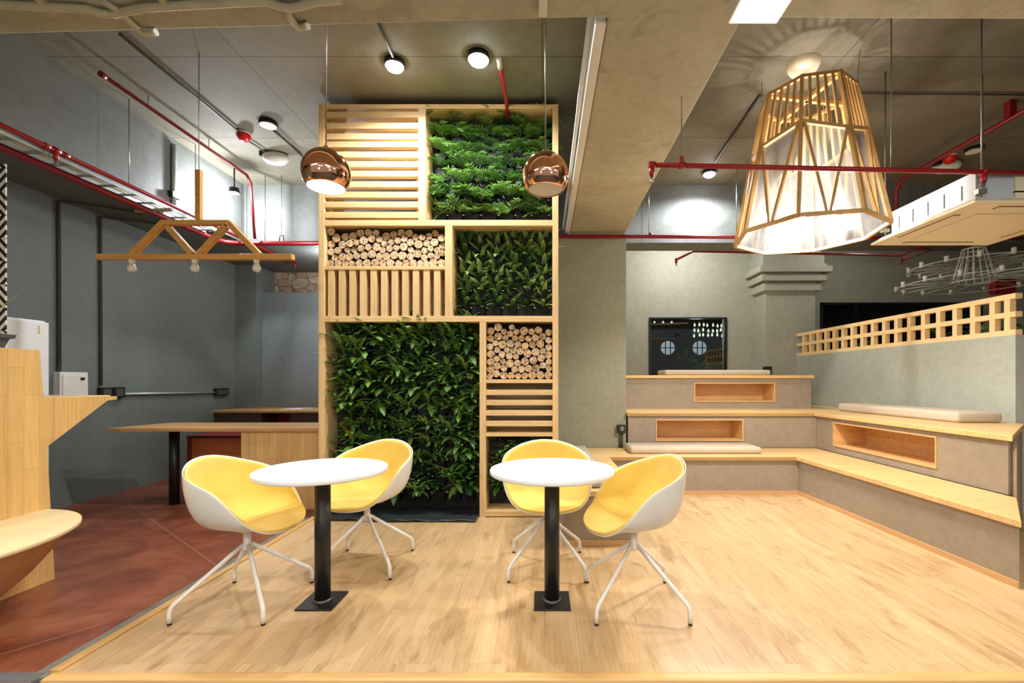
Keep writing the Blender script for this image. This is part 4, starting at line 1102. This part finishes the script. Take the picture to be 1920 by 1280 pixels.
def emerg(px, py, lab, rz):
    c = at_z(px, py, ZC-.08); t = thing('emergency_lamp', lab, 'lamp', (c.x,c.y,ZC), 0, 'oval emergency lamps')
    m = MB().lathe([(.001,-.13),(.07,-.12),(.10,-.08),(.10,-.03),(.07,0),(.001,0)], (0,0,0), 28, sx=1.35, sy=.75)
    o = part('lamp_cover', m, plain('frosted_cover', (206,206,198), .25), None); o.parent = t; o.rotation_euler.z = rz
    part('mount', MB().box(c.x-.16,c.x-.10,c.y-.05,c.y+.01,ZC-.05,ZC), BLACKP, t)
emerg(517,300,'pale oval emergency lamp on the left slab beside the tower', .2); emerg(1775,316,'pale oval emergency lamp on the right slab beside the red sounder', -.5)
# lamp that washes the rear left corner
LL = Vector((-3.68, 5.45, 3.50))
t = thing('wall_lamp', 'glaring white lamp washing the upper rear left corner', 'lamp', LL)
part('lamp_head', MB().lathe([(.001,.03),(.05,.03),(.06,-.02),(.05,-.03)], LL, 20), BLACKP, t)
part('lit_face', MB().lathe([(.001,-.03),(.05,-.03)], LL, 20), GL, t)
part('bracket', MB().tube([LL+Vector((0,0,.03)), LL+Vector((0,0,.3))], .008, 8), BLACKP, t)

# ================================================================ linear light panel on the front beam
WP = glow('panel_face', (255, 248, 228), 1.1)
t = thing('linear_light', 'flat white light panel on the front beam, left of the wooden lantern', 'lamp', (1.0, 1.6, 2.98))
part('panel_body', MB().box(.885,1.125,.9,2.215,2.965,3.0595), WHITEP, t, .004)
part('panel_face', MB().box(.893,1.117,.92,2.205,2.958,2.965), WP, t)

# ================================================================ cassette air conditioner
ac = thing('ceiling_cassette', 'white ceiling cassette air conditioner hanging at the right', 'air conditioner', (3.3, 3.45, 2.40))
ax0, ax1, ay0, ay1, az = 2.80, 3.80, 2.98, 3.93, 2.40
m = MB(); pv = []
for z, i in ((az, 0), (az+.012, -.003), (az+.05, .05)):
    for x_, y_ in ((ax0+i,ay0+i),(ax1-i,ay0+i),(ax1-i,ay1-i),(ax0+i,ay1-i)): pv.append((x_,y_,z))
m.add(pv, [(3,2,1,0)]+[(i*4+j, i*4+(j+1)%4, i*4+4+(j+1)%4, i*4+4+j) for i in range(2) for j in range(4)]+[(8,9,10,11)])
part('fascia_panel', m, ACW, ac, .004)
part('intake_grille', MB().box(ax0+.20,ax1-.20,ay0+.2,ay1-.2,az-.008,az), ACW, ac, .004)
for (a,b,c,d) in ((ax0+.22,ax1-.22,ay0+.06,ay0+.11),(ax0+.22,ax1-.22,ay1-.11,ay1-.06),(ax0+.06,ax0+.11,ay0+.22,ay1-.22),(ax1-.11,ax1-.06,ay0+.22,ay1-.22)):
    v = part('air_outlet', MB().box(a,b,c,d,az-.003,az+.002), plain('outlet_shadow_gap', (120,104,84), .6), ac)
    part('louvre', MB().box(a+.008,b-.008,c+.012,d-.008,az-.006,az-.003), ACW, v)
part('casing', MB().box(ax0+.10,ax1-.10,ay0+.10,ay1-.10,az+.05,az+.25), plain('white_casing', (196,204,214), .4), ac, .004)
part('casing_trim', MB().box(ax0+.35,ax1-.3,ay0+.085,ay0+.10,az+.10,az+.11).box(ax0+.35,ax0+.42,ay0+.085,ay0+.1,az+.055,az+.23), ACW, ac)
m = MB()
for i in range(5): m.box(ax0+.096,ax0+.10,ay0+.2+i*.14,ay0+.206+i*.14,az+.09,az+.19)
part('casing_slot', m, DGREY, ac)
for x_, y_ in ((ax0+.10,ay0+.06),(ax1-.1,ay0+.06),(ax0+.05,ay1-.1),(ax1-.1,ay1-.06)):
    part('hanger_rod', MB().tube([(x_,y_,az+.06),(x_,y_,ZC)], .005, 6).box(x_-.03,x_+.03,y_-.01,y_+.02,az+.08,az+.11), STEEL, ac)

# ================================================================ wire chandelier
cc = Vector((5.62, 6.0, 2.66))
cd = thing('wire_chandelier', 'unlit white wire chandelier with two rings of small candle cups', 'lamp', cc)
WH = plain('white_wire', (206,204,192), .5)
part('suspension', MB().tube([cc+Vector((0,0,.32)), (cc.x,cc.y,ZC)], .006, 6), WH, cd)
m = MB(); n = 16
def rp(k, r, z): a = 2*PI*k/n; return cc+Vector((r*math.cos(a), r*math.sin(a), z))
for k in range(n): m.bar(rp(k,.12,.30), rp(k,.22,-.12), .012, .006)
m.lathe([(.12,.29),(.125,.29),(.125,.31),(.12,.31)], cc, 24).lathe([(.22,-.13),(.228,-.13),(.228,-.115),(.22,-.115)], cc, 24)
part('basket', m, WH, cd)
for r, z, lab in ((.68, .08, 0), (.80, -.14, 1)):
    m = MB(); nn = 14
    m.lathe([(r-.004,z-.004),(r+.004,z-.004),(r+.004,z+.004),(r-.004,z+.004),(r-.004,z-.004)], cc, 48)
    for k in range(nn):
        a = 2*PI*(k+.5*lab)/nn; e = cc+Vector((r*math.cos(a), r*math.sin(a), z))
        for da in (-.5,.5): m.tube([cc+Vector((.2*math.cos(a+da), .2*math.sin(a+da), -.10 if lab else .1)), e], .004, 5)
    rg = part('ring', m, WH, cd)
    for k in range(nn):
        a = 2*PI*(k+.5*lab)/nn; e = cc+Vector((r*math.cos(a), r*math.sin(a), z))
        part('candle_cup', MB().lathe([(.001,-.02),(.024,-.02),(.026,.05),(.018,.055),(.001,.055)], e, 10), WH, rg)
o = part('fire_alarm_box', MB().box(8.15,8.55,8.3,8.4,2.82,3.10), plain('red_box', (176,24,18), .4), None, .01, loc=(8.35,8.4,2.95)); tag(o, 'red box high on the far right rear wall, above the block screen', 'sign')
# ================================================================ light
def light(name, kind, loc, power, rgb, size=.1, rot=None, **kw):
    d = bpy.data.lights.new(name, kind); d.energy = power; d.color = rgb
    if kind == 'AREA':
        d.shape = 'RECTANGLE'; d.size = size[0]; d.size_y = size[1]
    else: d.shadow_soft_size = size
    for k, v in kw.items(): setattr(d, k, v)
    o = bpy.data.objects.new(name, d); COL.objects.link(o); o.location = loc
    if rot: o.rotation_euler = rot
    return o
COOL = (.90, .95, 1.0); WARM = (1.0, .93, .84); NEUT = (1.0, .94, .84)
for i in (0, 1, 2): light('spotlight', 'SPOT', (LS[i].x, LS[i].y, ZC-.10), (150, 150, 170)[i], COOL, .05, (0,0,0), spot_size=math.radians(168), spot_blend=.5)
light('corner_wash', 'POINT', LL+Vector((-.02,0,-.08)), 105, COOL, .05)
light('rear_left_lamp', 'POINT', (-3.0, 6.5, 2.8), 40, COOL, .08)  # added fill, no visible source, for the grey rear left walls
light('rear_left_lamp', 'POINT', (-2.7, 5.2, 3.0), 36, (.94,.97,1), .08)  # second added fill, hidden by the tower
light('rear_right_lamp', 'POINT', (2.4, 7.3, 3.6), 75, (1,.97,.92), .1)  # added fill hidden behind the beam, brightens the sage rear wall
light('rear_right_lamp', 'POINT', (5.0, 7.2, 3.6), 12, NEUT, .1)  # weaker added fill farther right, no visible source
light('window_room_lamp', 'POINT', (2.9, 8.75, 2.2), 14, NEUT, .1)  # added light that brightens the objects behind the window
light('pendant_bulb', 'SPOT', (-1.235, 2.60, 2.30), 24, COOL, .08, (0,0,0), spot_size=math.radians(150), spot_blend=.6)
for dx, dy, dz in ((-.2,-.1,.05),(.2,.1,.03),(.0,.2,0)): light('lantern_bulb', 'POINT', (LC.x+dx, LC.y+dy, ZBm+.12+dz), 34, WARM, .06)
light('lantern_bulb_down', 'SPOT', (LC.x, LC.y, ZBm+.16), 150, WARM, .12, (0,0,0), spot_size=math.radians(160), spot_blend=.6)
# light panels of the part of the room behind the camera
for x, y, p in ((-2.4,.2,52),(.4,.2,36),(3.2,.2,52),(-1.0,-2.4,90),(2.2,-2.4,90)):
    light('room_panel', 'AREA', (x, y, 2.95), p, NEUT, (1.4,.5))
for x in (-1.6, 2.4): light('hanging_room_lamp', 'POINT', (x, -1.6, 2.0), 60, NEUT, .2)  # unseen point lights added to brighten the beam undersides
w = bpy.data.worlds.new('room'); SC.world = w; w.use_nodes = True
w.node_tree.nodes['Background'].inputs[0].default_value = (.78,.77,.72,1); w.node_tree.nodes['Background'].inputs[1].default_value = .45

cam = bpy.data.cameras.new('camera'); co = bpy.data.objects.new('camera', cam); COL.objects.link(co)
co.location = (0, 0, CZ); co.rotation_euler = (PI/2, 0, 0)
cam.sensor_width = 36; cam.lens = F/1920*36
cam.shift_x = -(CX-960)/1920; cam.shift_y = (CY-640)/1920
cam.clip_start = .05
SC.camera = co
SC.view_settings.view_transform = 'Standard'; SC.view_settings.look = 'None'
SC.view_settings.exposure = 0.0; SC.view_settings.gamma = 1; SC.view_settings.use_curve_mapping = False
SC.cycles.use_denoising = True
SC.cycles.max_bounces = 8; SC.cycles.diffuse_bounces = 4; SC.cycles.transparent_max_bounces = 16
SC.cycles.sample_clamp_indirect = 6
